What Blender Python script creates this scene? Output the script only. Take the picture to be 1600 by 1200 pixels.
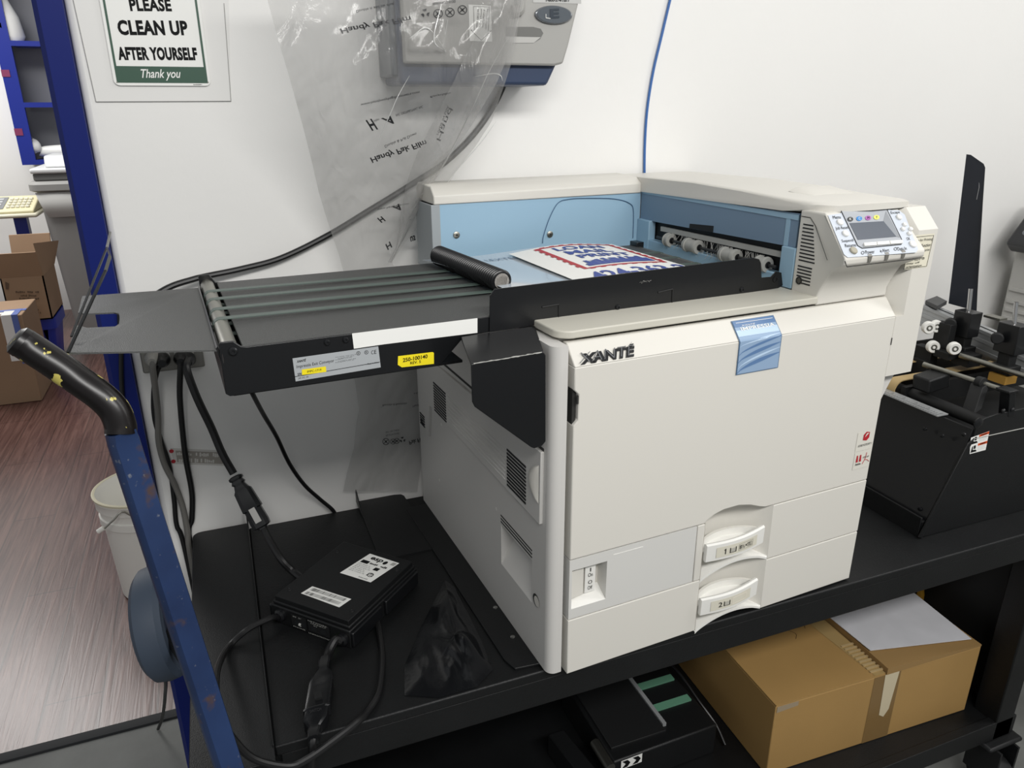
import bpy, bmesh, math, random
from mathutils import Vector, Matrix, noise
random.seed(7)
for o in list(bpy.data.objects): bpy.data.objects.remove(o, do_unlink=True)
S = bpy.context.scene; COL = S.collection; PI = math.pi
V = lambda *a: Vector(a)

# ------------------------------------------------------------------ camera
F = 1169.927                       # focal length in pixels of a 1600 px wide frame
YAW = math.radians(3.32)           # the printer stands turned by this much on the table
H = 0.76                           # table top height
R_RIGHT = V(0.9088464686, -0.4171121783, -0.0039404595)
R_DOWN = V(-0.1487923450, -0.3153498153, -0.9372381405)
R_FWD = V(0.3896908192, 0.8523918845, -0.3486676652)
RZ = Matrix.Rotation(YAW, 3, 'Z')
CAM_P = V(-0.46510557, -0.81654091, 0.83013882)
CAM_W = RZ @ CAM_P + V(0, 0, H)
cd = bpy.data.cameras.new('camera'); cam = bpy.data.objects.new('camera', cd); COL.objects.link(cam)
cd.sensor_width = 36; cd.lens = F / 1600 * 36; cd.clip_start = 0.02
cr, cu, cb = RZ @ R_RIGHT, -(RZ @ R_DOWN), -(RZ @ R_FWD)
cam.matrix_world = Matrix(((cr.x, cu.x, cb.x, CAM_W.x), (cr.y, cu.y, cb.y, CAM_W.y), (cr.z, cu.z, cb.z, CAM_W.z), (0, 0, 0, 1)))
S.camera = cam
# ------------------------------------------------------------------ world, lamps, exposure
S.view_settings.view_transform = 'Standard'; S.view_settings.look = 'None'
S.view_settings.exposure = 0.0; S.view_settings.gamma = 1.0; S.view_settings.use_curve_mapping = False
wd = bpy.data.worlds.new('world'); S.world = wd; wd.use_nodes = True
wd.node_tree.nodes['Background'].inputs[0].default_value = (0.95, 0.98, 1.0, 1)
wd.node_tree.nodes['Background'].inputs[1].default_value = 0.30
def lamp(name, loc, target, sx, sy, power, col=(1, 0.985, 0.96)):
    l = bpy.data.lights.new(name, 'AREA'); l.shape = 'RECTANGLE'; l.size = sx; l.size_y = sy; l.energy = power; l.color = col
    o = bpy.data.objects.new(name, l); COL.objects.link(o); o.location = loc
    o.rotation_euler = (V(*target) - V(*loc)).to_track_quat('-Z', 'Y').to_euler()
    return o
lamp('ceiling_lamp_front', (0.25, -1.85, 2.75), (0.2, 0.2, 0.9), 2.6, 0.35, 61)
lamp('ceiling_lamp_right', (2.6, -0.6, 2.9), (0.4, 0.3, 0.9), 0.5, 2.2, 22)
lamp('ceiling_lamp_hall', (-2.2, 4.7, 3.0), (-1.9, 4.4, 0.0), 0.9, 2.4, 92)

# ------------------------------------------------------------------ geometry helpers
def lin(c):
    if isinstance(c, str): c = tuple(int(c[i:i+2], 16) / 255 for i in (0, 2, 4))
    return tuple(x / 12.92 if x <= 0.04045 else ((x + 0.055) / 1.055) ** 2.4 for x in c) + (1,)
MATS = {}
def mat(name, col, rough=0.5, metal=0.0, spec=0.5, bump=0.0, bscale=400, tint=0.0, tscale=6, coat=0.0, emit=0):
    if name in MATS: return MATS[name]
    m = bpy.data.materials.new(name); m.use_nodes = True; nt = m.node_tree; b = nt.nodes['Principled BSDF']
    b.inputs['Base Color'].default_value = lin(col); b.inputs['Roughness'].default_value = rough
    b.inputs['Metallic'].default_value = metal; b.inputs['Specular IOR Level'].default_value = spec
    b.inputs['Coat Weight'].default_value = coat
    if emit:
        b.inputs['Emission Color'].default_value = lin(col); b.inputs['Emission Strength'].default_value = emit
    tc = nt.nodes.new('ShaderNodeTexCoord')
    if bump:
        n = nt.nodes.new('ShaderNodeTexNoise'); n.inputs['Scale'].default_value = bscale; n.inputs['Detail'].default_value = 3
        bp = nt.nodes.new('ShaderNodeBump'); bp.inputs['Strength'].default_value = bump; bp.inputs['Distance'].default_value = 0.002
        nt.links.new(tc.outputs['Object'], n.inputs['Vector']); nt.links.new(n.outputs['Fac'], bp.inputs['Height'])
        nt.links.new(bp.outputs['Normal'], b.inputs['Normal'])
    if tint:
        n = nt.nodes.new('ShaderNodeTexNoise'); n.inputs['Scale'].default_value = tscale; n.inputs['Detail'].default_value = 6
        r = nt.nodes.new('ShaderNodeValToRGB'); c = lin(col)
        r.color_ramp.elements[0].position = 0.3; r.color_ramp.elements[1].position = 0.7
        r.color_ramp.elements[0].color = tuple(x * (1 - tint) for x in c[:3]) + (1,)
        r.color_ramp.elements[1].color = tuple(min(1, x * (1 + tint * 0.6)) for x in c[:3]) + (1,)
        nt.links.new(tc.outputs['Object'], n.inputs['Vector']); nt.links.new(n.outputs['Fac'], r.inputs['Fac'])
        nt.links.new(r.outputs['Color'], b.inputs['Base Color'])
    MATS[name] = m; return m
def spotted(name, base, spots, rough=0.4, metal=0.0):
    """base paint with worn patches: spots = [(colour, noise scale, low, high, offset)]"""
    m = mat(name, base, rough, metal); nt = m.node_tree; b = nt.nodes['Principled BSDF']
    tc = nt.nodes.new('ShaderNodeTexCoord'); prev = None
    for (col, sc, lo, hi, off) in spots:
        mp = nt.nodes.new('ShaderNodeMapping'); mp.inputs['Location'].default_value = (off, off * 0.7, off * 1.3)
        n = nt.nodes.new('ShaderNodeTexNoise'); n.inputs['Scale'].default_value = sc; n.inputs['Detail'].default_value = 7
        r = nt.nodes.new('ShaderNodeMapRange'); r.inputs['From Min'].default_value = lo; r.inputs['From Max'].default_value = hi
        x = nt.nodes.new('ShaderNodeMix'); x.data_type = 'RGBA'
        nt.links.new(tc.outputs['Object'], mp.inputs['Vector']); nt.links.new(mp.outputs['Vector'], n.inputs['Vector'])
        nt.links.new(n.outputs['Fac'], r.inputs['Value']); nt.links.new(r.outputs['Result'], x.inputs['Factor'])
        if prev: nt.links.new(prev, x.inputs['A'])
        else: x.inputs['A'].default_value = lin(base)
        x.inputs['B'].default_value = lin(col); prev = x.outputs['Result']
    nt.links.new(prev, b.inputs['Base Color']); return m

def _ray(u, v): return R_RIGHT * ((u - 800) / F) + R_DOWN * ((v - 600) / F) + R_FWD
def _hit(o, d, k, val):
    i = 'xyz'.index(k); return o + d * ((val - o[i]) / d[i])
def PP(u, v, **k):                     # point on a plane of the printer's own frame
    (a, val), = k.items(); return _hit(CAM_P, _ray(u, v), a, val)
def WW(u, v, **k):                     # point on a plane of the room
    (a, val), = k.items(); return _hit(CAM_W, RZ @ _ray(u, v), a, val)
def WD(u, v, d): return CAM_W + (RZ @ _ray(u, v)) * d

def smooth_path(pts, n=6):
    pts = [Vector(p) for p in pts]
    if len(pts) < 3: return pts
    out = []
    P = [pts[0] * 2 - pts[1]] + pts + [pts[-1] * 2 - pts[-2]]
    for i in range(1, len(P) - 2):
        a, b, c, d = P[i-1], P[i], P[i+1], P[i+2]
        for k in range(n):
            t = k / n
            out.append(0.5 * ((2*b) + (c-a)*t + (2*a-5*b+4*c-d)*t*t + (3*b-a-3*c+d)*t**3))
    out.append(pts[-1]); return out

def strokes(b, fn, m, n=14, seed=1):
    """print too small to read: n upright strokes of uneven height; fn(a, c) -> point"""
    r = random.Random(seed); a = 0.0
    for k in range(n):
        w = 1.0/n; h = r.uniform(.55, 1.0); lo = r.uniform(0, .2)
        if r.random() < .84: b.poly([fn(a+w*.08, lo), fn(a+w*.86, lo), fn(a+w*.86, h), fn(a+w*.08, h)], m)
        a += w
_tc = {}
def text_geo(s, bold=0.0, shear=0.0, extrude=0.0, space=1.0):
    key = (s, bold, shear, extrude, space)
    if key in _tc: return _tc[key]
    c = bpy.data.curves.new('glyphs', 'FONT'); c.body = s; c.size = 1; c.offset = bold; c.shear = shear; c.extrude = extrude
    c.space_character = space; c.resolution_u = 3
    o = bpy.data.objects.new('glyphs', c); COL.objects.link(o)
    dg = bpy.context.evaluated_depsgraph_get(); me = bpy.data.meshes.new_from_object(o.evaluated_get(dg))
    vs = [v.co.copy() for v in me.vertices]; fs = [list(p.vertices) for p in me.polygons]
    bpy.data.objects.remove(o); bpy.data.curves.remove(c); bpy.data.meshes.remove(me)
    x0 = min(v.x for v in vs); x1 = max(v.x for v in vs); y0 = min(v.y for v in vs); y1 = max(v.y for v in vs)
    vs = [V((v.x-x0)/(x1-x0), (v.y-y0)/(y1-y0), v.z) for v in vs]
    _tc[key] = (vs, fs); return _tc[key]

class B:
    def __init__(s): s.v = []; s.f = []; s.mi = []; s.m = []
    def slot(s, m):
        if m not in s.m: s.m.append(m)
        return s.m.index(m)
    def add(s, vs, fs, m):
        k = len(s.v); s.v += [Vector(p) for p in vs]; i = s.slot(m)
        for f in fs: s.f.append([k + a for a in f]); s.mi.append(i)
        return s
    def poly(s, pts, m): return s.add(pts, [list(range(len(pts)))], m)
    def loft(s, rings, m, cap=True, close=True):
        n = len(rings[0]); vs = [p for r in rings for p in r]; fs = []
        for j in range(len(rings) - 1):
            for i in range(n if close else n - 1):
                a = j*n+i; b = j*n+(i+1) % n; fs.append([a, b, b+n, a+n])
        if cap: fs += [list(range(n))[::-1], [len(vs)-n+i for i in range(n)]]
        return s.add(vs, fs, m)
    def prism(s, poly, ax, a, b, m):
        f = {'x': lambda p, t: (t, p[0], p[1]), 'y': lambda p, t: (p[0], t, p[1]), 'z': lambda p, t: (p[0], p[1], t)}[ax]
        return s.loft([[f(p, a) for p in poly], [f(p, b) for p in poly]], m)
    def box(s, x0, x1, y0, y1, z0, z1, m): return s.prism([(x0, y0), (x1, y0), (x1, y1), (x0, y1)], 'z', z0, z1, m)
    def slab(s, quad, th, m):          # a quad (ccw from the front) with thickness behind it
        q = [Vector(p) for p in quad]; n = (q[1]-q[0]).cross(q[2]-q[1]).normalized()
        return s.loft([[p - n*th for p in q], q], m)
    def obox(s, c, ux, uy, uz, m):     # oriented box: centre and three half vectors
        c, ux, uy, uz = Vector(c), Vector(ux), Vector(uy), Vector(uz)
        r = lambda z: [c-ux-uy+z, c+ux-uy+z, c+ux+uy+z, c-ux+uy+z]
        return s.loft([r(-uz), r(uz)], m)
    def tube(s, path, r, m, seg=10, sm=0, cap=True, ry=None):
        p = smooth_path(path, sm) if sm else [Vector(q) for q in path]
        rs = r if isinstance(r, (list, tuple)) else [r]*len(p)
        if len(rs) != len(p):
            rr = []
            for i in range(len(p)):
                t = i/(len(p)-1)*(len(rs)-1); k = min(int(t), len(rs)-2); rr.append(rs[k]+(rs[k+1]-rs[k])*(t-k))
            rs = rr
        t = (p[1]-p[0]).normalized(); up = V(0, 0, 1) if abs(t.z) < 0.9 else V(0, 1, 0)
        u = t.cross(up).normalized(); rings = []
        for i, q in enumerate(p):
            t = (p[min(i+1, len(p)-1)] - p[max(i-1, 0)])
            t = t.normalized() if t.length > 1e-9 else V(0, 0, 1)
            u = (u - t*u.dot(t)).normalized(); w = t.cross(u)
            rings.append([q + u*math.cos(2*PI*k/seg)*rs[i] + w*math.sin(2*PI*k/seg)*(rs[i] if ry is None else ry) for k in range(seg)])
        return s.loft(rings, m, cap)
    def cyl(s, a, b, r, m, seg=20, r2=None): return s.tube([a, b], [r, r if r2 is None else r2], m, seg)
    def ring(s, c, ax, prof, m, seg=32):  # lathe: prof [(radius, offset along axis)], closed profile
        c = Vector(c); ax = Vector(ax).normalized(); u = ax.orthogonal().normalized(); w = ax.cross(u); rs = []
        for k in range(seg):
            d = u*math.cos(2*PI*k/seg)+w*math.sin(2*PI*k/seg); rs.append([c+d*r+ax*h for r, h in prof])
        rs.append(rs[0]); return s.loft(rs, m, cap=False)
    def lathe(s, c, ax, prof, m, seg=32):  # open profile, closed by the axis ends
        c = Vector(c); ax = Vector(ax).normalized(); u = ax.orthogonal().normalized(); w = ax.cross(u); rs = []
        for r, h in prof:
            rs.append([c+(u*math.cos(2*PI*k/seg)+w*math.sin(2*PI*k/seg))*max(r, 1e-5)+ax*h for k in range(seg)])
        return s.loft(rs, m)
    def grid(s, fn, nu, nv, m):
        vs = [fn(i/nu, j/nv) for j in range(nv+1) for i in range(nu+1)]; w = nu+1
        return s.add(vs, [[j*w+i, j*w+i+1, (j+1)*w+i+1, (j+1)*w+i] for j in range(nv) for i in range(nu)], m)
    def disc(s, c, n, r, m, seg=20, ratio=1.0, up=None):
        c = Vector(c); n = Vector(n).normalized(); u = (Vector(up)-n*Vector(up).dot(n)).normalized() if up else n.orthogonal().normalized(); w = n.cross(u)
        return s.poly([c+u*math.cos(2*PI*k/seg)*r*ratio+w*math.sin(2*PI*k/seg)*r for k in range(seg)], m)
    def text(s, t, fn, m, bold=0.0, shear=0.0, extrude=0.0, space=1.0):  # fn(u, v, d) -> point
        vs, fs = text_geo(t, bold, shear, extrude, space)
        return s.add([fn(p.x, p.y, p.z) for p in vs], fs, m)
    def flat(s, t, o, U, W, m, lift=0.0006, flip=False, **k):  # fill the parallelogram o, o+U, o+W with the words
        o, U, W = Vector(o), Vector(U), Vector(W); n = U.cross(W).normalized()
        return s.text(t, lambda a, b, d: o+U*a+W*b+n*(lift+d), m, **k)
    def build(s, name, parent=None, off=V(0, 0, 0), bevel=0.0, smooth=True, seg=2, ang=35):
        me = bpy.data.meshes.new(name); me.from_pydata([p-off for p in s.v], [], s.f)
        for m in s.m: me.materials.append(m)
        me.polygons.foreach_set('material_index', s.mi); me.update()
        bm = bmesh.new(); bm.from_mesh(me); bmesh.ops.recalc_face_normals(bm, faces=bm.faces); bm.to_mesh(me); bm.free()
        if smooth:
            me.polygons.foreach_set('use_smooth', [True]*len(me.polygons)); me.set_sharp_from_angle(angle=math.radians(ang))
        o = bpy.data.objects.new(name, me); COL.objects.link(o)
        if parent: o.parent = parent
        if bevel:
            b = o.modifiers.new('bevel', 'BEVEL'); b.width = bevel; b.segments = seg; b.limit_method = 'ANGLE'; b.angle_limit = math.radians(40)
        return o
def tag(o, label=None, cat=None, group=None, kind=None):
    if label: o['label'] = label
    if cat: o['category'] = cat
    if group: o['group'] = group
    if kind: o['kind'] = kind
    return o
class Thing:
    """an Empty at the thing's base; parts are given in the printer's frame ('P') or the room's ('W')"""
    def __init__(s, name, label, cat, base, frame='W', group=None):
        s.base = Vector(base); s.frame = frame; s.o = bpy.data.objects.new(name, None); COL.objects.link(s.o)
        s.o.empty_display_size = 0.05
        if frame == 'P': s.o.location = RZ @ s.base + V(0, 0, H); s.o.rotation_euler = (0, 0, YAW)
        else: s.o.location = s.base
        tag(s.o, label, cat, group)
    def part(s, name, b, label=None, sub=None, **k):
        o = b.build(name, sub or s.o, s.base, **k)
        if label: o['label'] = label
        return o
def solo(name, b, label, cat, base, frame='W', group=None, kind=None, **k):
    base = Vector(base); o = b.build(name, None, base, **k)
    if frame == 'P': o.location = RZ @ base + V(0, 0, H); o.rotation_euler = (0, 0, YAW)
    else: o.location = base
    return tag(o, label, cat, group, kind)
def struct(name, b, label=None, **k): return tag(b.build(name, **k), label, None, None, 'structure')

# ------------------------------------------------------------------ materials
WALL = mat('white_wall_paint', 'EDECE9', 0.55, bump=0.15, bscale=60, tint=0.015, tscale=2.5)
BLUEP = mat('blue_gloss_paint', '1A2A86', 0.35)
BLUEC = mat('blue_casing_paint', '14226A', 0.45, spec=0.2)
CONC = mat('concrete', '757673', 0.75, bump=0.3, bscale=90, tint=0.22, tscale=5)
BEIGE = mat('printer_shell', 'DAD7CF', 0.42, bump=0.05, bscale=900)
BEIGE2 = mat('printer_deck', 'C9C6BA', 0.45, bump=0.05, bscale=900)
BEIGE3 = mat('printer_side_shell', 'D0CECA', 0.45, bump=0.05, bscale=900)
WHITEP = mat('white_plastic', 'EAE9E4', 0.35)
SLOT = mat('vent_slot', '16181A', 0.6)
GAP_SHADE = mat('gap_and_shade', '2A2A28', 0.7)
LBLUE = mat('light_blue_plastic', '98B9CF', 0.42)
LBLUE2 = mat('slate_blue_plastic', '758DA4', 0.45)
BLACK = mat('black_powder_coat', '131415', 0.45, spec=0.4, bump=0.25, bscale=700)
BLACKT = mat('black_textured_sheet', '4D4E4D', 0.5, bump=0.5, bscale=800)
BLACKS = mat('black_satin', '121315', 0.3)
BLACKM = mat('black_matte', '0E0F10', 0.65)
RUBBER = mat('black_cable', '131314', 0.38)
STEEL = mat('brushed_steel', 'B8B8B4', 0.28, 1.0)
STEEL2 = mat('dull_steel', '9B9A92', 0.4, 1.0)
ALU = mat('aluminium', 'B4B6B7', 0.4, 0.45)
CHROME = mat('chrome', 'D5D5D5', 0.12, 1.0)
BELT = mat('green_grey_belt', '56645E', 0.45)
BELTG = mat('green_belt', '5F8F76', 0.5)
GREYR = mat('grey_roller', 'A9A9A4', 0.6)
INK = mat('black_ink', '121314', 0.6, spec=0.15)
PAPER = mat('white_paper', 'F0F0EC', 0.6)
YELLOW = mat('yellow_label', 'F4E01E', 0.5)
SILVER = mat('silver_label', 'BFC3C6', 0.35, 0.3)
LILAC = mat('panel_grey_blue', 'C9D0DA', 0.4)
SCREEN = mat('lcd_screen', '656A73', 0.15)
TABLE = mat('table_black_paint', '131415', 0.48, spec=0.35, bump=0.2, bscale=300, tint=0.35, tscale=7)
CARD = mat('cardboard', 'A8854F', 0.7, tint=0.06, tscale=5, bump=0.1, bscale=300)
CARD2 = mat('kraft_cardboard', '967A60', 0.75, tint=0.08, tscale=4)
GREYPL = mat('grey_bin_plastic', '8E8D8B', 0.55)
NAVY = mat('navy_plastic', '33415C', 0.35)
DGREY = mat('dispenser_grey', 'A4A39F', 0.45)
RED = mat('red_print', 'B3222E', 0.5)
BLUEI = mat('blue_print', '233F94', 0.5)
GREENS = mat('sign_green', '355545', 0.4)
ORANGE = mat('warning_orange', 'D9531E', 0.5)

# ------------------------------------------------------------------ the setting
b = B().box(-4, 4.5, -3.5, 1.03, -0.1, 0, CONC); struct('floor_concrete', b, smooth=False)
m = mat('wood_laminate', '6B4A44', 0.42); nt = m.node_tree; bs = nt.nodes['Principled BSDF']
tc = nt.nodes.new('ShaderNodeTexCoord'); mp = nt.nodes.new('ShaderNodeMapping'); mp.inputs['Scale'].default_value = (34, 1.6, 1)
n1 = nt.nodes.new('ShaderNodeTexNoise'); n1.inputs['Scale'].default_value = 1.6; n1.inputs['Detail'].default_value = 8; n1.inputs['Distortion'].default_value = 1.1
rp = nt.nodes.new('ShaderNodeValToRGB'); rp.color_ramp.elements[0].position = 0.3; rp.color_ramp.elements[1].position = 0.75
rp.color_ramp.elements[0].color = lin('472B27'); rp.color_ramp.elements[1].color = lin('785850')
br = nt.nodes.new('ShaderNodeTexBrick'); br.inputs['Scale'].default_value = 1.0; br.inputs['Mortar Size'].default_value = 0.003
br.inputs['Brick Width'].default_value = 1.2; br.inputs['Row Height'].default_value = 0.15
br.inputs['Color1'].default_value = (1, 1, 1, 1); br.inputs['Color2'].default_value = (0.78, 0.78, 0.78, 1); br.inputs['Mortar'].default_value = (0.35, 0.35, 0.35, 1)
mp2 = nt.nodes.new('ShaderNodeMapping'); mp2.inputs['Rotation'].default_value = (0, 0, PI/2)
mx = nt.nodes.new('ShaderNodeMix'); mx.data_type = 'RGBA'; mx.blend_type = 'MULTIPLY'; mx.inputs['Factor'].default_value = 0.8
bp = nt.nodes.new('ShaderNodeBump'); bp.inputs['Strength'].default_value = 0.25; bp.inputs['Distance'].default_value = 0.003
for a, c in ((tc.outputs['Object'], mp.inputs['Vector']), (mp.outputs['Vector'], n1.inputs['Vector']), (n1.outputs['Fac'], rp.inputs['Fac']),
             (tc.outputs['Object'], mp2.inputs['Vector']), (mp2.outputs['Vector'], br.inputs['Vector']), (rp.outputs['Color'], mx.inputs['A']),
             (br.outputs['Color'], mx.inputs['B']), (mx.outputs['Result'], bs.inputs['Base Color']), (n1.outputs['Fac'], bp.inputs['Height']), (bp.outputs['Normal'], bs.inputs['Normal'])):
    nt.links.new(a, c)
WOOD = m; bs.inputs['Roughness'].default_value = .29
b = B().box(-6, 1, 1.03, 7, -0.1, 0, WOOD); struct('floor_wood', b, smooth=False)
WY = 0.67                                             # face of the wall behind the printer
b = B().box(-0.6, 4.5, WY, WY+0.13, 0, 3.2, WALL); struct('wall_back', b, bevel=0.012, seg=3)
b = B().prism([(-0.645, WY), (-0.636, WY-0.012), (-0.6, WY-0.012), (-0.6, WY+0.15), (-0.632, WY+0.15), (-0.632, WY+.02)], 'z', 0, 3.2, BLUEC)
struct('door_1', b, 'blue painted door casing')
b = B().box(-6, 1.2, 6.2, 6.3, 0, 3.2, WALL); struct('wall_far', b, smooth=False)
b = B().box(4.4, 4.5, -3.5, WY, 0, 3.2, WALL); struct('wall_right', b, smooth=False)
b = B().prism([(1.010, 0.0), (1.013, 0.006), (1.028, 0.008), (1.044, 0.006), (1.047, 0.0)], 'x', -4, -0.6, mat('threshold_rubber', '0E1115', 0.7)); struct('trim_1', b, 'dark threshold strip')

# ------------------------------------------------------------------ the printer
PR = Thing('laser_printer', 'large beige and light blue office laser printer in the centre of the black table', 'printer', (0.3, 0.3, 0), 'P')
def arc(cx, cy, r, a0, a1, n=6): return [(cx+r*math.cos(math.radians(a0+(a1-a0)*i/n)), cy+r*math.sin(math.radians(a0+(a1-a0)*i/n))) for i in range(n+1)]
XS = -0.0285
foot = [(XS, 0.62)] + arc(XS+0.014, 0.022, 0.014, 180, 270) + [(-0.006, 0.008), (-0.006, 0.042), (0.6, 0.042), (0.6, 0.62)]
HY0, HY1, HZ0, HZ1 = 0.067, 0.185, 0.096, 0.196
n_ = len(foot); b = B(); lo = [V(x, y, 0) for x, y in foot]; hi = [V(x, y, .533) for x, y in foot]
b.add(lo+hi, [[i, (i+1) % n_, n_+(i+1) % n_, n_+i] for i in range(1, n_)] + [list(range(n_))[::-1], list(range(n_, 2*n_))], BEIGE3)
hx = lambda y, z, d=0: V(XS+d, y, z)
b.poly([hx(.62, 0), hx(.022, 0), hx(HY0, HZ0), hx(HY1, HZ0)], BEIGE3); b.poly([hx(.022, 0), hx(.022, .533), hx(HY0, HZ1), hx(HY0, HZ0)], BEIGE3)
b.poly([hx(.022, .533), hx(.62, .533), hx(HY1, HZ1), hx(HY0, HZ1)], BEIGE3); b.poly([hx(.62, .533), hx(.62, 0), hx(HY1, HZ0), hx(HY1, HZ1)], BEIGE3)
HT = HZ1-.026
b.poly([hx(HY0, HZ0), hx(HY1, HZ0), hx(HY1, HT, .040), hx(HY0, HT, .040)], BEIGE3)
b.poly([hx(HY0, HT, .040), hx(HY1, HT, .040), hx(HY1, HT+.004), hx(HY0, HT+.004)], BEIGE3)
b.poly([hx(HY0, HT+.004), hx(HY1, HT+.004), hx(HY1, HZ1), hx(HY0, HZ1)], BEIGE3)
b.poly([hx(HY1, HZ0), hx(HY1, HT+.004), hx(HY1, HT, .040)], BEIGE3); b.poly([hx(HY0, HZ0), hx(HY0, HT, .040), hx(HY0, HT+.004)], BEIGE3)
for (u, v) in ((687, 750), (776, 795), (690, 663)):
    c = PP(u, v, x=XS); b.disc(c-V(.0006, 0, 0), (-1, 0, 0), 0.0035, WHITEP, 10)
c = PP(838, 938, x=XS); b.disc(c-V(.0006, 0, 0), (-1, 0, 0), 0.011, GAP_SHADE, 24); b.disc(c+V(-.001, -.003, 0), (-1, 0, 0), 0.009, BEIGE, 24)
body = PR.part('casing', b)
# base plate under the printer
b = B().prism([(-0.075, 0.07), (-0.068, 0.045), (0.0, 0.035), (0.56, 0.035), (0.56, 0.6), (-0.075, 0.6)], 'z', -0.005, -0.0005, BLACK)
PR.part('base_plate', b, 'black base plate', bevel=0.001)
for (u, v) in ((774, 949), (801, 995)):
    c = PP(u, v, z=0); PR.part('screw', B().lathe(V(c.x, c.y, -0.0005), (0, 0, 1), [(0.004, 0), (0.004, .001), (0.002, .002), (0, .002)], STEEL, 12), 'small silver screw')
# side cover strip with vents (raised by 4 mm from the side)
ys = [(0.60, 0.20), (0.535, 0.188), (0.427, 0.262), (0.03, 0.258), (0.028, 0.373), (0.527, 0.363), (0.60, 0.363)]
b = B().prism([(0.598, 0.215), (0.545, 0.187), (0.53, 0.262), (0.034, 0.256), (0.031, 0.374), (0.6, 0.362)], 'x', XS-0.005, XS+0.002, BEIGE3)
for k in range(8):                                   # mouldings along the strip
    z = 0.272 + k*0.0075; b.box(XS-0.0062, XS-0.004, 0.155, 0.42, z, z+0.0026, BEIGE3)
def slots(b, y0, y1, z0, z1, n, x):
    for k in range(n):
        z = z0+(z1-z0)*(k+0.5)/n; h = (z1-z0)/n*0.27
        b.box(x-0.0006, x+0.003, y0, y1, z-h, z+h, SLOT)
cov = PR.part('side_cover', b, bevel=0.0015)
v_ = B(); slots(v_, 0.428, 0.497, 0.263, 0.326, 11, XS-0.0053); PR.part('vent', v_, 'dark slotted vent at the back', cov)
v_ = B(); slots(v_, 0.079, 0.147, 0.265, 0.332, 11, XS-0.0053); PR.part('vent', v_, 'dark slotted vent at the front', cov)
v_ = B(); slots(v_, 0.566, 0.596, 0.197, 0.225, 5, XS-0.0053); PR.part('vent', v_, None, cov)
g = B(); g.grid(lambda a, c: V(XS-0.0055-0.006*math.sin(PI*c)*math.sin(PI*a)**0.5, 0.036+0.034*(1-abs(2*a-1)**2)*1.0*c, 0.29+0.062*a), 12, 6, BEIGE)
PR.part('finger_grip', g, None, cov)
# dark seam between the side cover and the shell above it
b = B().box(XS-0.001, XS+0.002, 0.031, 0.60, 0.3745, 0.3785, GAP_SHADE); PR.part('seam', b)
b = B()
for k in range(3): b.box(XS-.0006, XS+.001, HY0, HY1, HZ1-.006-k*.006, HZ1-.0038-k*.006, GAP_SHADE)
PR.part('grip_grooves', b, 'dark grooves above the grip hollow', body, smooth=False)

# front door
D0, D1 = 0.2058, 0.504
arch = [(0.244, D0-.004), (0.252, 0.2125), (0.262, 0.2175), (0.28, 0.2222), (0.31, 0.2228), (0.335, 0.2175), (0.355, 0.2095), (0.368, D0)]
poly = [(0, D0)] + [(x, max(z, D0)) for x, z in arch] + [(0.6, D0), (0.6, D1), (0, D1), (0, 0.472), (0.007, 0.465), (0.007, 0.427), (0, 0.42)]
b = B().prism(poly, 'y', 0.0, 0.036, BEIGE)
b.loft([[V(0, 0, D1), V(0, 0.036, D1), V(0, .036, .532), V(0, .025, .532)], [V(.6, 0, D1), V(.6, 0.036, D1), V(.6, .036, .532), V(.6, .025, .532)]], BEIGE)
door = PR.part('front_door', b, bevel=0.0016)
for x0, x1, z0_ in ((.0040, .0065, .452), (.5975, .599, .456)): PR.part('key_slot', B().box(x0, x1, -.0010, .002, z0_, z0_+.012, GAP_SHADE), 'small dark slot', door, smooth=False)
b = B().box(0.0005, 0.006, 0.006, 0.03, 0.415, 0.475, GAP_SHADE); PR.part('latch_gap', b, None, door)
# slanted band above the door: u along x, t 0..1 up the slant
SL = V(0, 0.025, 0.028); SN = V(0, -0.028, 0.025).normalized()
slant = lambda x, t, d=0.0: V(x, 0, D1) + SL*t + SN*d
b = B()
LG = [mat('logo_grey', '8D8E90', 0.25, 0.8), mat('logo_black', '1B1C1E', 0.25)]
fn = lambda k, sx, sz: (lambda u, v, d: slant(0.0075+sx+u*0.091, 0.10+sz+v*0.50, k+d*0.02))
b.text('XANT\u00c9', fn(0.0012, 0.0012, -0.03), LG[1], bold=0.055, shear=0.35, extrude=0.05)
b.text('XANT\u00c9', fn(0.0026, 0, 0.03), LG[0], bold=-0.022, shear=0.35, extrude=0.02)
PR.part('logo_lettering', b, 'raised black and grey logo lettering', door)
# blue badge wrapped over the fold
b = B(); BX0, BX1, BZ = 0.2757, 0.354, 0.4535
BD = [mat('badge_blue', '90A9C6', 0.3), mat('badge_dark_blue', '5E7EA8', 0.3), mat('badge_pale', 'BCD3EA', 0.3), mat('badge_rim', '54708F', 0.35)]
def badge(a, t, d=0.0):               # t 0 at the bottom, 1 at the top, fold at 0.62
    x = BX0+(BX1-BX0)*a
    return V(x, -0.0012-d, BZ+(D1-BZ)*t/0.62) if t <= 0.62 else slant(x, (t-0.62)/0.38*0.86, 0.0012+d)
b.grid(lambda a, t: badge(-0.02+1.04*a, -0.015+1.03*t if t < 1 else 1.015, 0), 1, 50, BD[3])
b.grid(lambda a, t: badge(a, t, 0.0004), 1, 50, BD[0])
b.grid(lambda a, t: badge(a, 0.70+0.12*t, 0.0006), 1, 12, BD[2]); b.grid(lambda a, t: badge(a, 0.88+0.12*t, 0.0006), 1, 8, BD[1])
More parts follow.
